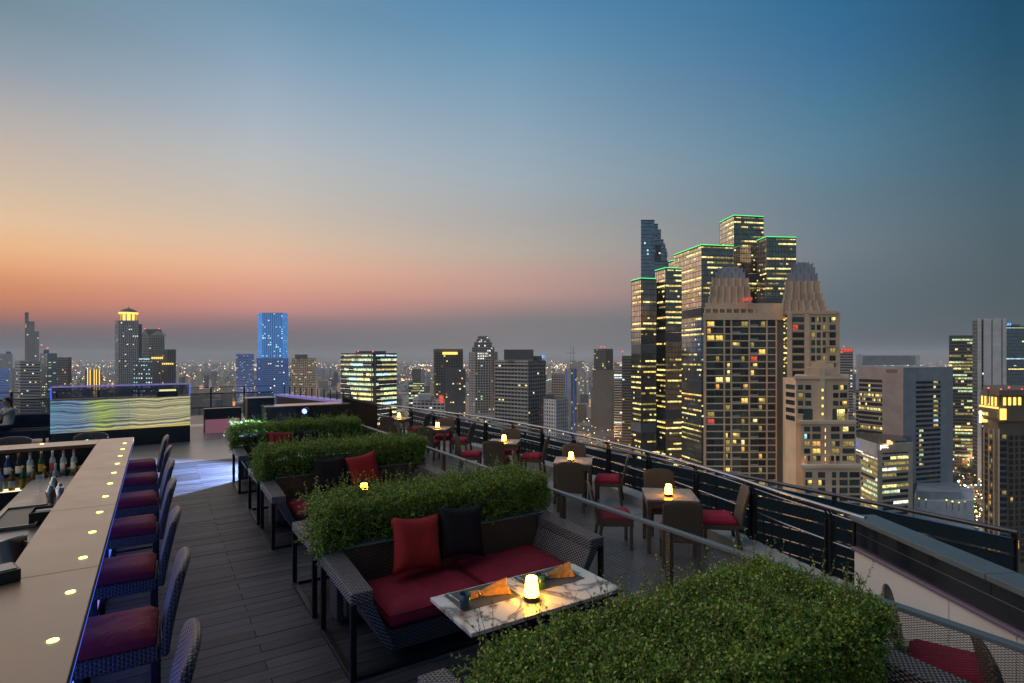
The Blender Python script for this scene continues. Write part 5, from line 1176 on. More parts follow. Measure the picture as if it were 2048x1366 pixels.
# ------------------------------------------------------------------ grey office slab on the right
T = Tower('office_slab', 'wide grey office slab with rose side wall and a column of lit windows', 'office building', 1807, 430)
zt = T.z(735, 430); a, b, c = T.p(1718, 462), T.p(1807, 430), T.p(1906, 447)
T.mb('wall', 'conc_cool').prism([a, b, c, T.bk(c, 30, -1), T.bk(a, 30, 1)], 0, zt)
mid = (a[0] + (b[0] - a[0]) * .545, a[1] + (b[1] - a[1]) * .545)
T.mb('blank_wall', 'conc_rose').seg(mid, b, .8, 0, zt, out=.3); T.mb('blank_wall', 'conc_rose').seg(a, mid, .8, zt - 10, zt, out=.3)
T.mb('glazing', 'glass_shadow').seg(a, mid, .5, 0, zt - 10, out=.10)
nf = 27; fh = 3.75
for i in range(nf):
    z = zt - 10 - (i + 1) * fh; T.mb('spandrel', 'conc_rose').seg(a, mid, .9, z, z + 1.3, out=.5); T.mb('wall_joint', 'conc_grey').seg(mid, b, .5, z, z + .25, out=.36); T.mb('wall_joint', 'conc_grey').seg(b, c, .5, z, z + .2, out=.06)
    on = rg.random()
    nb = 14
    for k in range(nb):
        if (on < .30 and rg.random() < .7) or rg.random() < .03:
            qa, qb = k / nb, (k + .9) / nb; f_ = lambda q: (a[0] + (mid[0] - a[0]) * q, a[1] + (mid[1] - a[1]) * q); A, B = f_(qa), f_(qb); L = math.hypot(mid[0] - a[0], mid[1] - a[1]); n = ((mid[1] - a[1]) / L * .2, -(mid[0] - a[0]) / L * .2)
            T.lt.quad(*[(P[0] + n[0], P[1] + n[1], zz) for P, zz in ((A, z + 1.5), (B, z + 1.5), (B, z + 3.4), (A, z + 3.4))], rg.choice([1, 0, 6, 3, 6]))
    fb = lambda q: (b[0] + (c[0] - b[0]) * q, b[1] + (c[1] - b[1]) * q)
    o1 = window(T, fb(.24), fb(.74), z + .9, z + 3.0, 0, 1, 'glass_shadow', 'steel_dark', .06)
    if i < 10: window(T, fb(.59), fb(.69), z + 1.0, z + 2.9, 0, 1, ['win_green', 'win_pale', 'glass_shadow', 'win_pale', 'win_green', 'win_dim', 'win_pale', 'win_green', 'win_cyan', 'win_orange'][i], 'steel_dark', .20)
    elif 10 <= i < 18: window(T, fb(.30), fb(.39), z + 1.0, z + 2.9, 0, 1, ['win_green', 'win_pale', 'win_green', 'win_orange', 'win_dim', 'win_green', 'win_dim', 'win_pale'][i - 10], 'steel_dark', .20)
sa_, sb_ = (mid[0] + (b[0] - mid[0]) * .20, mid[1] + (b[1] - mid[1]) * .20), (mid[0] + (b[0] - mid[0]) * .72, mid[1] + (b[1] - mid[1]) * .72)
T.mb('roof_sign', 'conc_brown').seg(sa_, sb_, .2, zt - 4.4, zt - 1.6, out=.55)
T.done()
# ------------------------------------------------------------------ low white car park at its foot, trees
T = Tower('car_park', 'low white car park deck with bright lamps below the grey office slab', 'car park', 1890, 400)
T.boxpx('wall', 'conc_white', 1828, 1948, 1002, 1100, 400, 40); T.boxpx('roof', 'conc_cool', 1832, 1922, 984, 1002, 404, 30)
for x, y in ((1838, 997), (1852, 999), (1893, 1000), (1905, 1003), (1918, 1005), (1930, 1003)): T.beacon(x, y, 398, .55, 'win_pale')
T.done()
# ------------------------------------------------------------------ office block with two lettered signs
T = Tower('sign_office', 'terraced office block with glowing pwc sign and white fascia', 'office building', 1755, 372)
a, b, c = T.p(1710, 405), T.p(1755, 372), T.p(1824, 380); zt = T.z(888, 372)
T.mb('glazing', 'glass_shadow').prism([a, b, c, T.bk(c, 30, -1), T.bk(a, 30, 1)], 0, zt - .4)
T.face(a, b, 0, zt - 8.5, 3.6, 2.6, 'conc_sand', sp=.40, out=.5, lp=.55, runs=True, mats=[4, 1, 6, 6, 3], rng=random.Random(3)); T.face(b, c, 0, zt - 5.0, 3.8, 2.6, 'conc_sand', sp=.42, out=.5, ends=3.6, lp=.42, runs=True, mats=[1, 3, 1, 6, 4], rng=random.Random(8))
T.mb('fascia', 'conc_white').seg(a, b, .8, zt - 8.2, zt, out=.7); T.mb('fascia', 'conc_sand').seg(b, c, .8, zt - 5.0, zt, out=.7)
T.boxpx('roof_plant', 'conc_dark', 1790, 1812, 881, 890, 385, 8)
def text(T, s_, a, b, frac, z, size, mat, out):
    cu = bpy.data.curves.new('lettering', 'FONT'); cu.body = s_; cu.size = size; cu.extrude = .08; cu.align_x = 'LEFT'; tmp = bpy.data.objects.new('tmp', cu); COL.objects.link(tmp)
    me = bpy.data.meshes.new_from_object(tmp.evaluated_get(bpy.context.evaluated_depsgraph_get())); bpy.data.objects.remove(tmp); me.materials.clear(); me.materials.append(MATS[mat])
    o = bpy.data.objects.new('lettering', me); COL.objects.link(o); o.parent = T.t; L = math.hypot(b[0] - a[0], b[1] - a[1]); ux, uy = (b[0] - a[0]) / L, (b[1] - a[1]) / L
    o.location = (a[0] + ux * L * frac + uy * out, a[1] + uy * L * frac - ux * out, z); o.rotation_euler = (R(90), 0, math.atan2(uy, ux)); return o
text(T, 'pwc', b, c, .04, zt - 2.9, 4.4, 'sign_white', .85); text(T, 'fula', a, b, .05, zt - 5.6, 4.6, 'sign_blue', .85)
for (xa, xb, ya, yb) in ((1766, 1774, 888, 890.5), (1772.5, 1780, 880, 888.5), (1779.5, 1784, 883, 888.5)):
    p0, p1 = T.p(xa, 371), T.p(xb, 371); MB().box(p0[0], p0[1] - .8, T.z(yb, 371), p1[0], p0[1] - .5, T.z(ya, 371)).build('sign_block', 'sign_orange', T.t)
a2, b2 = T.p(1712, 404), T.p(1728, 392)
T.mb('fascia_light', 'sign_white').seg(a2, b2, .2, zt - 9.1, zt - 8.5, out=1.0)
T.done()
# ------------------------------------------------------------------ brown tower with golden crown at the right edge
T = Tower('gold_crown_tower', 'brown hotel tower with golden lit crown and red roof beacons', 'hotel tower', 1990, 215)
D = 215
zt = T.z(788, D)
a, b, c = T.p(1966, 226), T.p(1996, D), T.p(2130, 222); T.mb('wall', 'conc_brown').prism([a, b, c, T.bk(c, 25, -1), T.bk(a, 25, 1)], 0, T.z(842, D))
m1 = [T.p(1960, 224), T.p(1998, 213), T.p(2130, 218)]; T.mb('crown_wall', 'conc_brown').prism(m1 + [T.bk(m1[2], 22, -1), T.bk(m1[0], 22, 1)], T.z(842, D), zt - .4)
m2 = [T.p(1966, 225), T.p(1999, 211), T.p(2132, 216)]; T.mb('crown_roof', 'conc_brown').prism([(x - 1, y - 1) for x, y in m2] + [T.bk(m2[2], 24, -1), T.bk(m2[0], 24, 1)], zt - .3, zt + 1.8)
for k in range(5):
    q = .1 + k * .18; P0, P1 = m1[0], m1[1]; e = lambda q: (P0[0] + (P1[0] - P0[0]) * q, P0[1] + (P1[1] - P0[1]) * q); MB().seg(e(q), e(q + .07), .2, zt - 4.6, zt - 1.2, out=.25).build('crown_lamp', 'gold_light', T.t)
MB().seg(m1[0], m1[1], .2, zt - 5.6, zt - 4.9, out=.3).build('crown_band', 'gold_light', T.t)
for k in range(4):
    q = .06 + k * .075; P0, P1 = m1[1], m1[2]; e2 = lambda q: (P0[0] + (P1[0] - P0[0]) * q, P0[1] + (P1[1] - P0[1]) * q); MB().seg(e2(q), e2(q + .035), .2, zt - 4.2, zt - 1.2, out=.25).build('crown_lamp', 'gold_light', T.t)
text(T, 'FRASER', m1[0], m1[1], .06, zt - 8.6, 1.75, 'win_pale', .9); T.mb('sign_board', 'conc_brown').seg(m1[0], m1[1], .6, zt - 9.4, zt - 6.2, out=.7)
MB().box(*T.p(1960, 222), T.z(850, D), T.p(1963.5, 222)[0], T.p(1960, 222)[1] + .4, T.z(825, D)).build('light_fin', 'sign_white', T.t); MB().box(*T.p(1964, 222.2), T.z(849, D), T.p(1975, 222.2)[0], T.p(1964, 222)[1] + .5, T.z(828, D)).build('glow_box', 'gold_light', T.t)
MB().box(*T.p(2002, 212.0), T.z(838, D), T.p(2013, 212)[0], T.p(2002, 212)[1] + .5, T.z(816, D)).build('glow_box', 'gold_light', T.t)
for x, y in ((1977, 776), (2002, 779), (2018, 775), (2044, 779)): T.beacon(x, y, 214, .34)
for px0 in (1966, 1976, 1986, 1996): T.boxpx('pier', 'conc_sand', px0, px0 + 3.4, 858, 1330, 214 + (1996 - px0) * .36, .8, -.5)
for i in range(21):
    yt = 872 + i * 12.4
    for j, (fa, fb_) in enumerate(((.12, .34), (.44, .66))): window(T, T.p(1966, 226), T.p(1996, D), T.z(yt + 8.6, D), T.z(yt, D), fa, fb_, 'win_dim' if rg.random() < .12 else 'win_orange' if rg.random() < .04 else 'glass_shadow')
    T.mb('floor_band', 'conc_brown').seg(T.p(1966, 226), T.p(1996, D), .5, T.z(yt + 11.5, D), T.z(yt + 9.4, D), out=.25)
    for xa, xb in ((1999, 1.0), (2018, 2026), (2031, 2036), (2041, 2048)):
        if xb < 10: continue
        window(T, T.p(xa, D - .30 + (xa - 1996) * .050), T.p(xb, D - .30 + (xb - 1996) * .050), T.z(yt + 9, D), T.z(yt, D), 0, 1, 'win_orange' if (i == 10 and xa == 2018) else 'glass_shadow' if rg.random() < .8 else 'glass_greenish')
    T.boxpx('balcony', 'conc_dark', 1998, 2014, yt + 6, yt + 9, D, 1.3, -1.2); window(T, T.p(1999, D), T.p(2013, D), T.z(yt + 5.6, D), T.z(yt - 3, D), 0, 1, 'glass_shadow' if i % 9 else 'win_dim')
window(T, T.p(2034, D + 2), T.p(2042, D + 2), T.z(1102, D), T.z(1084, D), 0, 1, 'win_orange')
T.done()
# ------------------------------------------------------------------ mid-distance towers
def simple(name, label, cat, corners, yt, mat_core, frame, fh, bw, sp=.35, pw=.4, lp=.08, runs=False, mats=None, out=.35, back=20, extra=None, pxc=None, group=None, seed=1, ybot=1000, vis=None):
    T = Tower(name, label, cat, pxc or corners[len(corners) // 2][0], min(c[1] for c in corners), group)
    z1 = T.core(corners, yt, 'glazing', mat_core, back); P = [T.p(*c) for c in corners]; r_ = random.Random(seed)
    for a, b in zip(P[:-1], P[1:]): T.face(a, b, max(0, z1 - (vis or 150)), z1, fh, bw, frame, sp, pw, out, lp, runs, mats, rng=r_)
    if extra: extra(T, z1)
    pl = T.poly(corners, back); c = (sum(p[0] for p in pl) / len(pl), sum(p[1] for p in pl) / len(pl)); T.mb('roof', 'roof_grey').prism([(c[0] + (x - c[0]) * .97, c[1] + (y - c[1]) * .97) for x, y in pl], z1, z1 + .4)
    return T.done()
def ex8(T, z1):
    T.boxpx('roof_plant', 'conc_dark', 712, 772, 702, 714, 492, 16); T.mb('corner_pier', 'conc_dark').seg(T.p(743, 481.5), T.p(752, 481.5), 1, 0, z1, out=.9)
    for x in (716, 746): T.beacon(x, 703, 492, .6)
    for (a, b) in ((T.p(682, 505), T.p(743, 481)), (T.p(753, 483.5), T.p(793, 505))):
        for i in range(24): T.mb('floor_lights', 'win_white').seg(a, b, .1, z1 - 1.34 - i * 4.28, z1 - 1.14 - i * 4.28, out=.62)
simple('lit_office', 'square office block with glowing greenish floors and dark corner pier', 'office building', [(682, 505), (746, 480), (793, 505)], 707, 'glass_shadow', 'conc_dark', 4.3, 2.2, .30, 0, .9, True, [3, 3, 1, 6, 6, 8], .5, 26, ex8, seed=4)
def ex8b(T): pass
T = None
def ex9(T, z1):
    T.boxpx('side_volume', 'conc_dark', 890, 931, 738, 1100, 770, 20); T.face(T.p(891, 769.8), T.p(931, 769.8), 0, T.z(739, 770), 3.6, 3.2, 'conc_dark', .3, .6, .3, .07, mats=[1, 6, 0, 4]); MB().box(*T.p(885, 798.5), T.z(709, 800), T.p(915, 798)[0], T.p(885, 798)[1] + .4, T.z(704, 800)).build('sky_lobby_light', 'gold_light', T.t)
    T.boxpx('top_frame', 'conc_brown', 867, 926, 698, 703, 800, 20, -.6); T.boxpx('pier', 'conc_brown', 867, 870, 698, 1100, 800, 2, -.8)
simple('brown_tower', 'dark brown framed tower with golden lit top floor', 'tower', [(867, 800), (926, 802)], 700, 'glass_shadow', 'conc_dark', 3.7, 3.6, .25, .9, .05, mats=[1, 6, 0], extra=ex9, seed=14)
def ex10(T, z1):
    for xa, xb, ya, yb in ((944, 989, 694, 705), (948, 984, 684, 695), (953, 980, 678, 686), (956, 977, 672, 679)): T.boxpx('crown_tier', 'conc_dark', xa, xb, ya, yb, 757, 18, 3); T.face(T.p(xa, 759.7), T.p(xb, 759.7), T.z(yb, 757), T.z(ya, 757), 3.4, 2.6, 'conc_grey', .25, .7, .3, .12, mats=[4, 8])
    for i in range(16): T.boxpx('crown_lamp', 'win_white', 956 + (i % 6) * 3.4, 957.6 + (i % 6) * 3.4, 706 + (i // 6) * 5, 708 + (i // 6) * 5, 749, .4, -1.2)
simple('crown_tower', 'pale gridded tower with stepped pointed crown and white crown lights', 'tower', [(938, 758), (950, 750), (982, 750), (995, 758)], 704, 'glass_shadow', 'conc_grey', 3.4, 3.3, .34, 1.1, .06, mats=[4, 8, 3, 6], extra=ex10, seed=15)
def ex11(T, z1):
    T.boxpx('roof_plant', 'conc_dark', 1008, 1067, 699, 720, 528, 14); T.boxpx('roof_plant', 'conc_dark', 1066, 1084, 712, 722, 532, 8); T.beacon(1087, 713, 530, 1.6, 'win_blue')
simple('hotel_block', 'grey banded hotel block with dark roof plant and a few amber windows', 'hotel', [(990, 545), (1056, 520), (1091, 548)], 722, 'glass_shadow', 'conc_grey', 3.6, 4.2, .42, .35, .035, mats=[0, 1, 1, 4], extra=ex11, seed=16)
def exs(xa, xb, ya, yb, d, part='roof_plant', mat='conc_dark', dep=10): return lambda T, z1: T.boxpx(part, mat, xa, xb, ya, yb, d, dep, 2)
simple('blue_tower', 'tall blue-lit hotel tower tapering at its top', 'tower', [(516, 930), (524, 905), (566, 905), (575, 925)], 626, 'tower_wash_dark', 'tower_wash', 3.6, 3.0, .0, 1.0, .12, mats=[8, 4, 8, 8], out=.3, extra=lambda T, z1: [T.boxpx('podium', 'curtain_blue', 513, 577, 716, 1000, 903, 30, 1), T.face(T.p(513, 903.9), T.p(577, 903.9), 60, T.z(717, 903), 3.5, 3, 'tower_blue', .35, .8, .25, .08, mats=[4, 8, 6])], seed=17)
simple('blue_slab', 'short slab washed in deep blue light', 'building', [(472, 1550), (497, 1550), (508, 1562)], 708, 'curtain_blue', 'tower_blue', 4.2, 5, .55, .0, .16, mats=[8, 4, 8], seed=18)
simple('tan_tower', 'tan apartment tower right of the tall blue tower', 'tower', [(583, 1110), (632, 1100)], 716, 'glass_shadow', 'conc_sand', 3.4, 4, .4, .9, .09, mats=[1, 0, 6], extra=exs(590, 615, 709, 717, 1100), seed=19)
# dome tower group
def exdome(T, z1):
    d = 1200; c = T.p(257, d + 15); rr = 17.5
    for k in range(10): a = 2 * math.pi * k / 10; T.mb('colonnade', 'conc_sand').box(c[0] + rr * .82 * math.cos(a) - .9, c[1] + rr * .82 * math.sin(a) - .9, z1, c[0] + rr * .82 * math.cos(a) + .9, c[1] + rr * .82 * math.sin(a) + .9, T.z(627, d))
    MB().lathe([(rr * .72, z1 + .4), (rr * .72, T.z(629, d))], 24, c=(c[0], c[1], 0)).build('lantern', 'gold_light', T.t); MB().lathe([(rr * 1.02, T.z(627, d)), (rr * 1.02, T.z(624, d)), (rr * .9, T.z(624, d))], 28, c=(c[0], c[1], 0)).build('dome_ring', 'gold_light', T.t)
    MB().lathe([(rr * .95, T.z(624, d)), (rr * .86, T.z(621, d)), (rr * .62, T.z(618, d)), (rr * .25, T.z(616, d)), (.6, T.z(614.5, d)), (.3, T.z(611, d))], 28, c=(c[0], c[1], 0)).build('dome', 'conc_brown', T.t)
    T.boxpx('shoulder', 'conc_dark', 276, 284, 648, 1000, d, 24, 4)
simple('dome_tower', 'tall dark tower topped by a golden lit dome', 'tower', [(230, 1215), (237, 1200), (277, 1200)], 641, 'glass_shadow', 'conc_cool', 3.6, 4.2, .35, 1.5, .035, mats=[4, 1, 6], extra=exdome, seed=20)
def exgable(T, z1):
    for xa, xb in ((279, 296), (300, 328)):
        a, b = T.p(xa, 1299), T.p(xb, 1299); zz = T.z(671, 1300); mx = (a[0] + b[0]) / 2; T.mb('gable', 'conc_grey').add([(a[0], a[1], zz), (b[0], b[1], zz), (mx, a[1], zz + 11), (a[0], a[1] + 12, zz), (b[0], b[1] + 12, zz), (mx, a[1] + 12, zz + 11)], [(0, 1, 2), (5, 4, 3), (0, 2, 5, 3), (1, 4, 5, 2)])
    T.mb('main_roof', 'steel_dark').prism([T.p(281, 1304), T.p(327, 1304), T.p(327, 1325), T.p(281, 1325)], T.z(672, 1300), T.z(658, 1300), top=[T.p(290, 1308), T.p(322, 1308), T.p(322, 1320), T.p(290, 1320)])
    for x in (290, 318): T.beacon(x, 657, 1300, 1.3)
simple('gable_tower', 'dark tower with gabled green roof beside the dome tower', 'tower', [(278, 1300), (298, 1296), (329, 1302)], 672, 'glass_shadow', 'conc_cool', 3.8, 4.6, .4, 1.0, .02, mats=[8, 4], extra=exgable, seed=22)
simple('dotted_block', 'dark block with rows of pale blue dot lights under the dome tower', 'building', [(266, 1105), (306, 1100)], 720, 'glass_shadow', 'conc_dark', 8.6, 5.6, .55, 2.6, .75, mats=[8, 8, 4], seed=23, extra=lambda T, z1: T.boxpx('roof_glow', 'win_cyan', 278, 300, 717, 719, 1100, 2, -1))
simple('striped_block', 'dark ribbed block with amber penthouse windows beside the dotted block', 'building', [(305, 1160), (334, 1150), (352, 1158)], 699, 'glass_shadow', 'conc_dark', 4, 4.0, .2, 1.6, .03, mats=[0, 1], seed=24, extra=lambda T, z1: [T.boxpx('lit_floor', 'gold_light', 303 + k * 4, 305.6 + k * 4, 714, 718, 1149, 1, -1) for k in range(6)] + [T.boxpx('lit_floor', 'gold_light', 324 + k * 4, 326.6 + k * 4, 726, 729, 1149, 1, -1) for k in range(6)] and None)
simple('gold_striped_block', 'building outlined with tall golden light tubes', 'building', [(170, 1505), (203, 1500)], 740, 'glass_shadow', 'conc_dark', 4, 5, .3, .8, .02, seed=25, extra=lambda T, z1: [T.boxpx('light_tube', 'gold_light', x, x + 1.6, 739, 830, 1499, 1, -1.5) for x in (174.5, 179.5, 187.5, 192, 198)])
def exspire(T, z1):
    for xa, xb, ya in ((50, 57, 625), (57, 69, 643), (69, 78, 663)): T.boxpx('shaft', 'conc_cool', xa, xb, ya, 780, 2260, 40, -2); T.face(T.p(xa, 2257.5), T.p(xb, 2257.5), T.z(770, 2260), T.z(ya, 2260), 8, 9, 'conc_dark', .4, 1.5, .5, .04, mats=[4, 1])
simple('spire_tower', 'far slim tower stepping up to a narrow fin', 'tower', [(50, 2262), (78, 2262)], 700, 'glass_shadow', 'conc_dark', 6, 6, .4, 1.5, .02, extra=exspire, seed=26)
simple('left_slab', 'grey apartment slab with dark banded front at the far left', 'apartment block', [(30, 1012), (41, 990), (80, 990)], 722, 'glass_shadow', 'conc_cool', 5.2, 5.0, .48, .0, .09, mats=[1, 0, 4], seed=27)
simple('left_tower', 'blank grey tower with a column of pale dots', 'tower', [(80, 1050), (95, 1040), (114, 1050)], 707, 'conc_cool', 'conc_cool', 5, 6, .55, 1.5, .25, mats=[3, 6, 4], seed=28, extra=lambda T, z1: [T.boxpx('roof_plant', 'conc_dark', 87, 98, 700, 708, 1040, 10, 3), T.beacon(83, 690, 1045, 1.2), T.beacon(95, 696, 1045, 1.2)])
simple('left_offices', 'dark banded offices behind the onyx counter', 'office building', [(112, 1120), (136, 1112), (143, 1120)], 715, 'glass_shadow', 'conc_dark', 4.6, 5, .45, .0, .08, mats=[1, 0], seed=29)
simple('left_edge_tower', 'hazy grey tower with stepped roof at the left picture edge', 'tower', [(-40, 1700), (25, 1700)], 708, 'conc_cool', 'conc_cool', 5, 6, .5, 2, .05, mats=[4, 8], seed=30, extra=exs(12, 22, 703, 709, 1700))
simple('left_blue_tower', 'low tower washed in blue light at the left edge', 'tower', [(-30, 905), (18, 900)], 738, 'curtain_blue', 'tower_blue', 4.4, 6, .6, 0, .07, mats=[0, 4, 8], seed=31)
simple('bank_tower', 'dark stacked tower tapering upward with bright side lights', 'tower', [(1188, 1110), (1212, 1096), (1226, 1104)], 698, 'glass_shadow', 'steel_dark', 4, 4, .3, .6, .10, mats=[4, 3, 0, 1], seed=32, extra=lambda T, z1: [T.boxpx('podium', 'conc_dark', 1185, 1228, 740, 1000, 1094, 24, 0), T.boxpx('podium', 'conc_dark', 1182, 1224, 775, 1000, 1090, 24, 0), T.beacon(1202, 694, 1100, 1.1), T.beacon(1209, 694, 1100, 1.1)])
simple('slanted_tower', 'dark banded tower with slanted roof left of the green-edged towers', 'tower', [(1244, 705), (1268, 700)], 712, 'glass_shadow', 'conc_dark', 3.6, 4, .4, 0, .06, mats=[0, 2, 4], seed=33, extra=lambda T, z1: [T.mb('slanted_roof', 'conc_dark').prism([T.p(1244, 704), T.p(1268, 704), T.p(1268, 716), T.p(1244, 716)], z1, z1 + .1, top=None), T.beacon(1245, 703, 704, .8)])
simple('teal_office', 'teal glass office with a pink roof line', 'office building', [(1228, 905), (1245, 900)], 724, 'curtain_teal', 'conc_cool', 4, 4, .3, 0, .18, True, [8, 3, 4], seed=34, extra=lambda T, z1: T.boxpx('roof_line', 'win_red', 1228, 1245, 723, 724.5, 899, 1, -1))
simple('construction_tower', 'slim tower under construction wrapped in blue panels', 'tower', [(1130, 640), (1142, 632), (1153, 640)], 738, 'conc_grey', 'conc_cool', 3.6, 3, .35, .6, .07, mats=[6, 1], seed=35, extra=lambda T, z1: [T.boxpx('blue_panel', 'tower_blue', 1132, 1134.5, 738, 900, 633, .6, -.8), T.boxpx('blue_panel', 'tower_blue', 1146, 1149, 738, 900, 633, .6, -.8), T.boxpx('crane_mast', 'steel_dark', 1141, 1141.5, 690, 740, 640, .8), T.boxpx('crane_jib', 'steel_dark', 1132, 1152, 706, 706.6, 640, .8)])
simple('grid_block', 'grey gridded apartment block behind the construction tower', 'apartment block', [(1103, 800), (1131, 795)], 748, 'glass_shadow', 'conc_grey', 3.5, 3.4, .35, .7, .04, mats=[1, 6], seed=36)
simple('white_grid_block', 'white block with a fine grid of small windows', 'apartment block', [(1088, 520), (1112, 508), (1136, 520)], 800, 'glass_shadow', 'conc_white', 3.4, 3.0, .42, 1.4, .05, mats=[1, 6, 4], seed=37, extra=exs(1092, 1108, 790, 801, 515))
simple('mast_tower', 'hazy tower with slender mast above far rooftops', 'tower', [(1140, 1500), (1168, 1500)], 722, 'conc_grey', 'conc_grey', 4, 5, .45, 1, .06, mats=[1, 4], seed=38, extra=lambda T, z1: T.boxpx('mast', 'steel_dark', 1146, 1147, 693, 722, 1500, 1))
simple('pink_band_tower', 'banded tower with a pink roof band', 'tower', [(1680, 760), (1706, 755)], 697, 'glass_shadow', 'conc_grey', 3.6, 4, .5, 0, .08, mats=[4, 1, 8], seed=39, extra=lambda T, z1: [T.boxpx('pink_band', 'win_red', 1681, 1705, 697, 704, 754.5, .5, -.6), T.beacon(1688, 693, 757, .7)])
def exbill(T, z1):
    T.boxpx('frame', 'conc_white', 1712, 1724, 708, 780, 560, 6, -2); T.boxpx('frame', 'conc_white', 1831, 1840, 710, 734, 560, 6, -2); T.boxpx('billboard', 'conc_cool', 1725, 1831, 711, 730, 560, 2, -2.5)
simple('billboard_block', 'low block carrying a huge pale blank roof billboard', 'building', [(1712, 566), (1840, 566)], 733, 'glass_shadow', 'conc_grey', 3.8, 4, .45, 0, .1, mats=[1], extra=exbill, seed=40)
simple('striped_office', 'dark office tower with scattered green-yellow floors', 'office building', [(1898, 690), (1946, 684)], 671, 'glass_shadow', 'conc_dark', 3.9, 3.0, .40, 0, .42, True, [3, 1, 6, 6], seed=41)
def exwhite(T, z1):
    for xa, xb in ((1955, 1963), (1967, 1983), (1985, 2003), (2005, 2013)): T.boxpx('white_fin', 'conc_white', xa, xb, 637, 1000, 575, 6, -3)
simple('white_fin_tower', 'tower faced with tall white vertical fins', 'tower', [(1945, 588), (1955, 576), (2013, 576)], 640, 'glass_shadow', 'conc_dark', 3.8, 4, .3, 0, .03, mats=[4], extra=exwhite, seed=42)
simple('edge_glass_tower', 'dark blue glass tower with blue roof light at the right edge', 'tower', [(2011, 640), (2110, 640)], 653, 'curtain_blue', 'steel_dark', 3.9, 3.2, .12, 0, .12, True, [8, 3, 1], seed=43, extra=lambda T, z1: [T.boxpx('roof_light', 'win_blue', 2014, 2022, 646, 651, 640, 2), T.boxpx('roof_plant', 'conc_dark', 2014, 2040, 649, 654, 644, 8)])
simple('tiered_block', 'stepped glass block with clustered greenish lights', 'building', [(818, 900), (848, 900)], 765, 'glass_shadow', 'conc_dark', 4, 3, .3, 0, .5, True, [3, 4, 6], seed=44, extra=lambda T, z1: T.boxpx('upper_tier', 'conc_dark', 824, 842, 738, 766, 905, 14))
simple('hotel_sign_block', 'pale low block with a red glowing sign tower', 'building', [(826, 620), (890, 610)], 800, 'glass_shadow', 'conc_white', 4, 4.5, .5, 1.0, .08, mats=[4, 3, 1], seed=45, extra=lambda T, z1: [T.boxpx('red_sign', 'win_red', 878, 887, 790, 806, 609, .5, -1), T.boxpx('roof_plant', 'conc_white', 835, 862, 788, 801, 612, 10)])
simple('white_podium', 'white podium building below the crown tower', 'building', [(935, 600), (992, 596)], 832, 'glass_shadow', 'conc_white', 4.4, 4.5, .35, 1.2, .30, mats=[3, 4, 6], seed=46)
simple('lattice_block', 'white framed low block between the walkway tables and lit office', 'building', [(826, 470), (862, 470)], 838, 'glass_shadow', 'conc_white', 4, 3.2, .35, .9, .28, mats=[8, 4, 6], seed=47)

# ------------------------------------------------------------------ low-rise city
def low_mesh(w, dpt, h, wall, roof, fh, bw, seed):
    r_ = random.Random(seed); m = MB(); m.box(-w / 2, -dpt / 2, 0, w / 2, dpt / 2, h, 0); m.box(-w / 2 + .4, -dpt / 2 + .4, h, w / 2 - .4, dpt / 2 - .4, h + .15, 1)
    m.box(-w * .25, -dpt * .1, h + .15, w * .05, dpt * .25, h + 2.8, 0); m.box(w * .12, -dpt * .3, h + .15, w * .3, -dpt * .1, h + 1.6, 1)
    nf = max(1, int(h / fh)); FH = h / nf
    for sx, L, hor in ((-dpt / 2, w, 1), (-w / 2, dpt, 0), (w / 2, dpt, 2)):
        nb = max(2, int(L / bw))
        for i in range(nf):
            for k in range(nb):
                if r_.random() < .2: continue
                q0, q1 = -L / 2 + L * (k + .2) / nb, -L / 2 + L * (k + .8) / nb; z0, z1 = (i + .35) * FH, (i + .85) * FH
                mt = 2 if r_.random() > .12 else r_.choice([3, 3, 4, 5, 6])
                o = .06
                if hor == 1: m.quad((q0, sx - o, z0), (q1, sx - o, z0), (q1, sx - o, z1), (q0, sx - o, z1), mt)
                elif hor == 0: m.quad((sx - o, q1, z0), (sx - o, q0, z0), (sx - o, q0, z1), (sx - o, q1, z1), mt)
                else: m.quad((sx + o, q0, z0), (sx + o, q1, z0), (sx + o, q1, z1), (sx + o, q0, z1), mt)
    return m.mesh('low_rise', [wall, roof, 'glass_shadow', 'win_warm', 'win_pale', 'win_orange', 'win_white'])
walls = ['conc_grey', 'conc_white', 'conc_sand', 'conc_dark', 'conc_cool', 'conc_beige']
LOW = [low_mesh(*a, walls[i % 6], 'roof_rust' if i % 4 == 3 else 'roof_grey', 3.4, 3.2, i) for i, a in enumerate([(16, 12, 10), (24, 14, 14), (12, 18, 9), (30, 16, 18), (20, 20, 24), (14, 12, 30), (40, 18, 12), (18, 14, 38), (26, 16, 50), (10, 14, 8), (22, 12, 16), (34, 24, 9)])]
rl_ = random.Random(77); placed = []
tries = 0
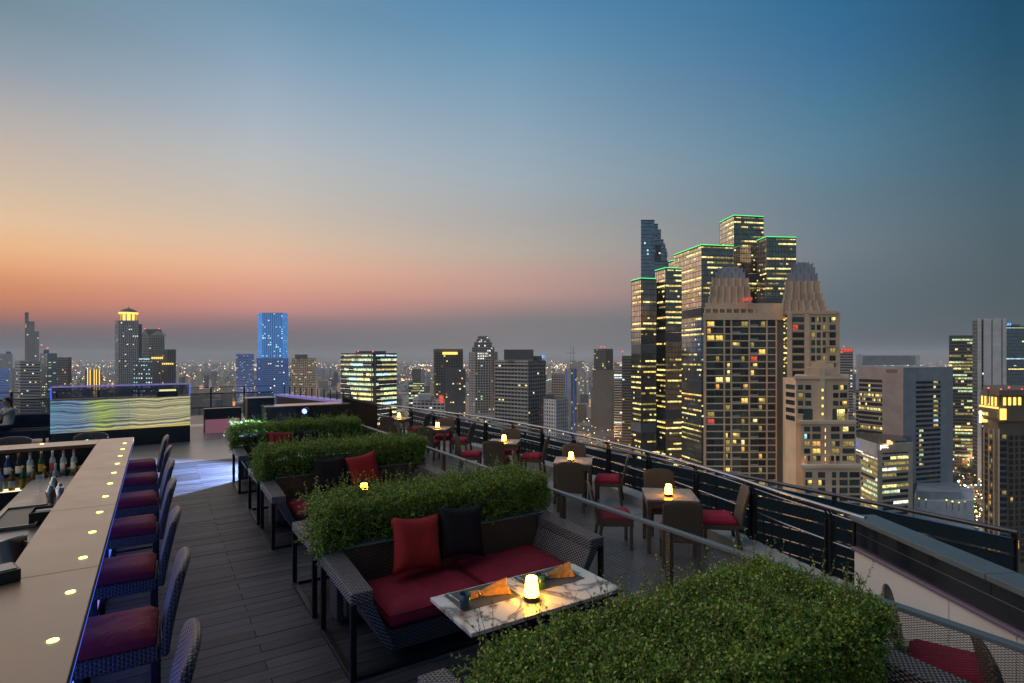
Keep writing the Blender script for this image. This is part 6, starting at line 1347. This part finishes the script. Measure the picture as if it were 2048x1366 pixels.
while len(placed) < 290 and tries < 9000:
    tries += 1
    d = 380 + 2000 * rl_.random() ** 1.15; px = rl_.uniform(-30, 2080)
    if d < 520 and not (840 < px < 1260 or 1800 < px < 1960): continue
    r_ = (px - 1024) / FPX * d
    if any(abs(r_ - a) < 21 and abs(d - b) < 20 for a, b in placed): continue
    placed.append((r_, d)); k = rl_.choice([0, 1, 2, 3, 4, 6, 9, 10, 11, 0, 2, 9] if d < 800 else range(12))
    o = bpy.data.objects.new('low_rise_building', LOW[k]); COL.objects.link(o); x, y = W(r_, d); o.location = (x, y, GZ); o.rotation_euler = (0, 0, -YAW + R(rl_.choice([0, 12, -18, 30, -35, 20]))); s_ = rl_.uniform(.85, 1.2); o.scale = (s_, s_, rl_.uniform(.7, 1.15))
    tag(o, 'low %s city building, %s, among rooftops far below the terrace' % (['grey', 'white', 'sandy', 'dark', 'bluish', 'beige'][k % 6], ['boxy', 'broad', 'narrow', 'wide flat', 'square tall', 'slim tall', 'long low', 'slender tall', 'big tall', 'tiny', 'oblong', 'sprawling'][k]), 'building', 'low-rise buildings of the city')
for px, d, k in ((1905, 690, 3), (1925, 720, 6), (1948, 700, 1), (1912, 760, 4), (1940, 790, 10), (1930, 640, 0), (1955, 655, 9), (1900, 620, 2), (1922, 560, 9), (1946, 560, 0), (1915, 850, 8), (1950, 870, 4)):
    o = bpy.data.objects.new('low_rise_building', LOW[k]); COL.objects.link(o); o.location = (*W((px - 1024) / FPX * d, d), GZ); o.rotation_euler = (0, 0, -YAW + R(px % 40 - 20))
    tag(o, 'low %s city building in the glowing street gap beside the gold-crowned hotel' % ['grey', 'white', 'sandy', 'dark', 'bluish', 'beige'][k % 6], 'building', 'low buildings beside the gold-crowned hotel')
# far city: one mass
rng = np.random.default_rng(3); far = MB(); n = 9000
ds = 1150 + 9800 * rng.random(n) ** 1.7; pxs = rng.uniform(-60, 2110, n)
for d, px in zip(ds, pxs):
    r_ = (px - 1024) / FPX * d; h = rng.choice([8, 12, 16, 26, 40, 70], p=[.3, .3, .18, .12, .07, .03]) * rng.uniform(.7, 1.25); w_ = rng.uniform(10, 34) * (1 if h < 40 else .8)
    x, y = W(r_, d); a = -YAW + rng.uniform(-.6, .6); far.box(-w_ / 2, -w_ / 3, 0, w_ / 2, w_ / 3, h, int(rng.integers(0, 4)), Matrix.Translation((x, y, GZ)) @ Matrix.Rotation(a, 4, 'Z'))
tag(far.build('distant_city', ['conc_grey', 'conc_dark', 'conc_cool', 'conc_sand']), 'distant city blocks fading into the haze toward the horizon', 'city', kind='stuff')
lit('dot_warm', (1, .60, .20), 4.5); lit('dot_orange', (1, .36, .08), 4.5); lit('dot_white', (1, .92, .78), 5); lit('dot_cool', (.5, .85, 1), 4); lit('dot_pale', (1, .80, .40), 5); lit('dot_green', (.6, .95, .5), 3.5); lit('dot_red', (1, .08, .08), 4); lit('dot_gold', (1, .55, .1), 5)
LM = ['dot_warm', 'dot_orange', 'dot_white', 'dot_cool', 'dot_pale', 'dot_green', 'dot_red', 'dot_gold']
lg_ = MB()
def dot(x, y, z, r, mat): lg_.add([(x - r, y, z), (x + r, y, z), (x, y - r, z), (x, y + r, z), (x, y, z - r), (x, y, z + r)], [(0, 2, 5), (2, 1, 5), (1, 3, 5), (3, 0, 5), (2, 0, 4), (1, 2, 4), (3, 1, 4), (0, 3, 4)], mat)
CL = [(420 + 8000 * rng.random() ** 1.8, rng.uniform(-40, 2090)) for _ in range(170)]
for i in range(6200):
    if i % 3: d0, p0 = CL[int(rng.integers(0, 170))]; d = max(400, d0 * (1 + rng.normal(0, .05))); px = p0 + rng.normal(0, 22)
    else: d = 420 + 9000 * rng.random() ** 2.0; px = rng.uniform(-40, 2090)
    x, y = W((px - 1024) / FPX * d, d); k = int(rng.choice(8, p=[.27, .25, .15, .06, .14, .06, .03, .04]))
    dot(x, y, GZ + rng.uniform(6, 22), max(.5, d * .00062) * rng.uniform(.5, 1.6), k)
for i in range(330):     # lamps along far roads and bridges
    d = 7000 + 4500 * rng.random(); px = rng.uniform(-20, 2070); x, y = W((px - 1024) / FPX * d, d); dot(x, y, GZ + rng.uniform(15, 70), d * .00045 * rng.uniform(.7, 1.4), int(rng.choice([0, 1, 2, 6, 4])))
for i in range(26):     # lit street canyon by the car park
    t_ = rng.random(); x, y = W(*((np.interp(t_, [0, 1], [1900, 1960]) - 1024 + rng.normal(0, 9)) / FPX * (d := 430 + 330 * t_ + rng.normal(0, 15)), d)); dot(x, y, GZ + rng.uniform(4, 14), rng.uniform(.4, 1.1), int(rng.choice([0, 1, 1, 7, 2])))
for i in range(7): x, y = W((1925 + rng.normal(0, 9) - 1024) / FPX * 560, 560 + rng.normal(0, 8)); dot(x, y, GZ + rng.uniform(9, 16), rng.uniform(.8, 1.5), 3)
tag(lg_.build('street_lights', LM), 'scattered street and shop lights across the city', 'lights', kind='stuff')
LMP = [(1912, 470), (1932, 540), (1948, 600), (1958, 680), (1925, 800), (1165, 720), (1195, 690), (1225, 760), (1140, 850), (1210, 900), (1250, 640), (900, 900), (860, 760), (1110, 950), (650, 900), (640, 1300), (430, 1500), (400, 1900), (480, 1350), (1180, 1200), (1060, 1400), (760, 1200), (1875, 455), (1790, 900)]
for i, (px, d) in enumerate(LMP):
    L_ = bpy.data.lights.new('street_lamp_light', 'POINT'); L_.energy = 42000 * (d / 600) ** 1.1; L_.color = (1.0, .50, .16) if i % 4 else (1, .85, .6); L_.shadow_soft_size = 1.5
    o = bpy.data.objects.new('street_lamp_light', L_); COL.objects.link(o); x, y = W((px - 1024) / FPX * d, d); o.location = (x, y, GZ + 17); o.parent = bpy.data.objects['street_lights']
# trees in the city
def tree_mesh(seed, n=2600):
    r_ = np.random.default_rng(seed); cl = r_.normal(0, 1, (26, 3)) * np.array([2.6, 2.6, 1.7]) + np.array([0, 0, 8.5]); P = cl[r_.integers(0, 26, n)] + r_.normal(0, .85, (n, 3))
    a = r_.normal(0, 1, (n, 3)); a /= np.linalg.norm(a, axis=1)[:, None]; b = np.cross(a, r_.normal(0, 1, (n, 3))); b /= np.linalg.norm(b, axis=1)[:, None]; s_ = r_.uniform(.22, .5, n)[:, None]
    V = np.stack([P - a * s_, P + b * s_ * .6, P + a * s_, P - b * s_ * .6], 1).reshape(-1, 3); m = MB(); m.v = [tuple(v) for v in V]; m.f = [(4 * i, 4 * i + 1, 4 * i + 2, 4 * i + 3) for i in range(n)]; m.m = [0] * n; m.sm = [False] * n
    return m.mesh('crown', 'tree_leaf')
tr_m = [tree_mesh(1), tree_mesh(2)]; tk = MB().tube([(0, 0, 0), (.1, 0, 3), (.3, .2, 7)], [.4, .3, .15], 8)
for v in ((1.8, .6, 8), (-1.6, .9, 8.5), (.2, -1.8, 8.2), (-.5, 1.2, 9.8)): tk.tube([(.1, .0, 3.6), (v[0] * .6, v[1] * .6, 6), v], [.2, .13, .05], 6)
tk_m = tk.mesh('trunk', 'twig')
for i, (px, d) in enumerate([(1862, 395), (1874, 392), (1886, 394), (1898, 391), (1910, 396), (1922, 399), (1850, 398), (1935, 480), (1945, 500), (1912, 600), (1930, 640), (1920, 620), (1158, 600), (1172, 610), (1186, 620), (1200, 606), (1165, 640), (1180, 650), (700, 700), (650, 720), (1215, 560), (1228, 540)]):
    x, y = W((px - 1024) / FPX * d, d); t = thing('tree', 'dark leafy street tree far below among the city buildings', 'tree', (x, y, GZ), i * 1.3, 'city street trees'); s_ = 1.15 + .25 * math.sin(i * 2.1); t.scale = (s_,) * 3
    for me, nm in ((tr_m[i % 2], 'crown'), (tk_m, 'trunk')):
        o = bpy.data.objects.new(nm, me); COL.objects.link(o); o.parent = t
# own tower below the terrace
hb = MB(); hb.prism([(-6, -1.5), (5.0, -1.3), (5.6, 1.4)] + [(x + .2, y) for x, y in reversed(ARC)] + [(6, 25.8), (-6, 25.8)], GZ, -.45); tag(hb.build('hotel_tower', 'conc_dark'), 'dark facade of the tower that carries the roof terrace', 'building')
# ------------------------------------------------------------------ haze
hz = MB(); hz.box(-14000, -3000, GZ - 1, 16000, 17000, 118); ho_ = hz.build('haze', 'ground'); tag(ho_, 'thin dusk haze over the city', 'haze', kind='stuff')
hm = bpy.data.materials.new('haze_air'); hm.use_nodes = True; t = hm.node_tree; t.nodes.clear(); pv = t.nodes.new('ShaderNodeVolumePrincipled'); pv.inputs['Color'].default_value = (.86, .94, 1.0, 1); pv.inputs['Density'].default_value = HAZE; pv.inputs['Anisotropy'].default_value = .0
om = t.nodes.new('ShaderNodeOutputMaterial'); t.links.new(pv.outputs[0], om.inputs['Volume']); ho_.data.materials.clear(); ho_.data.materials.append(hm); hm.cycles.homogeneous_volume = True
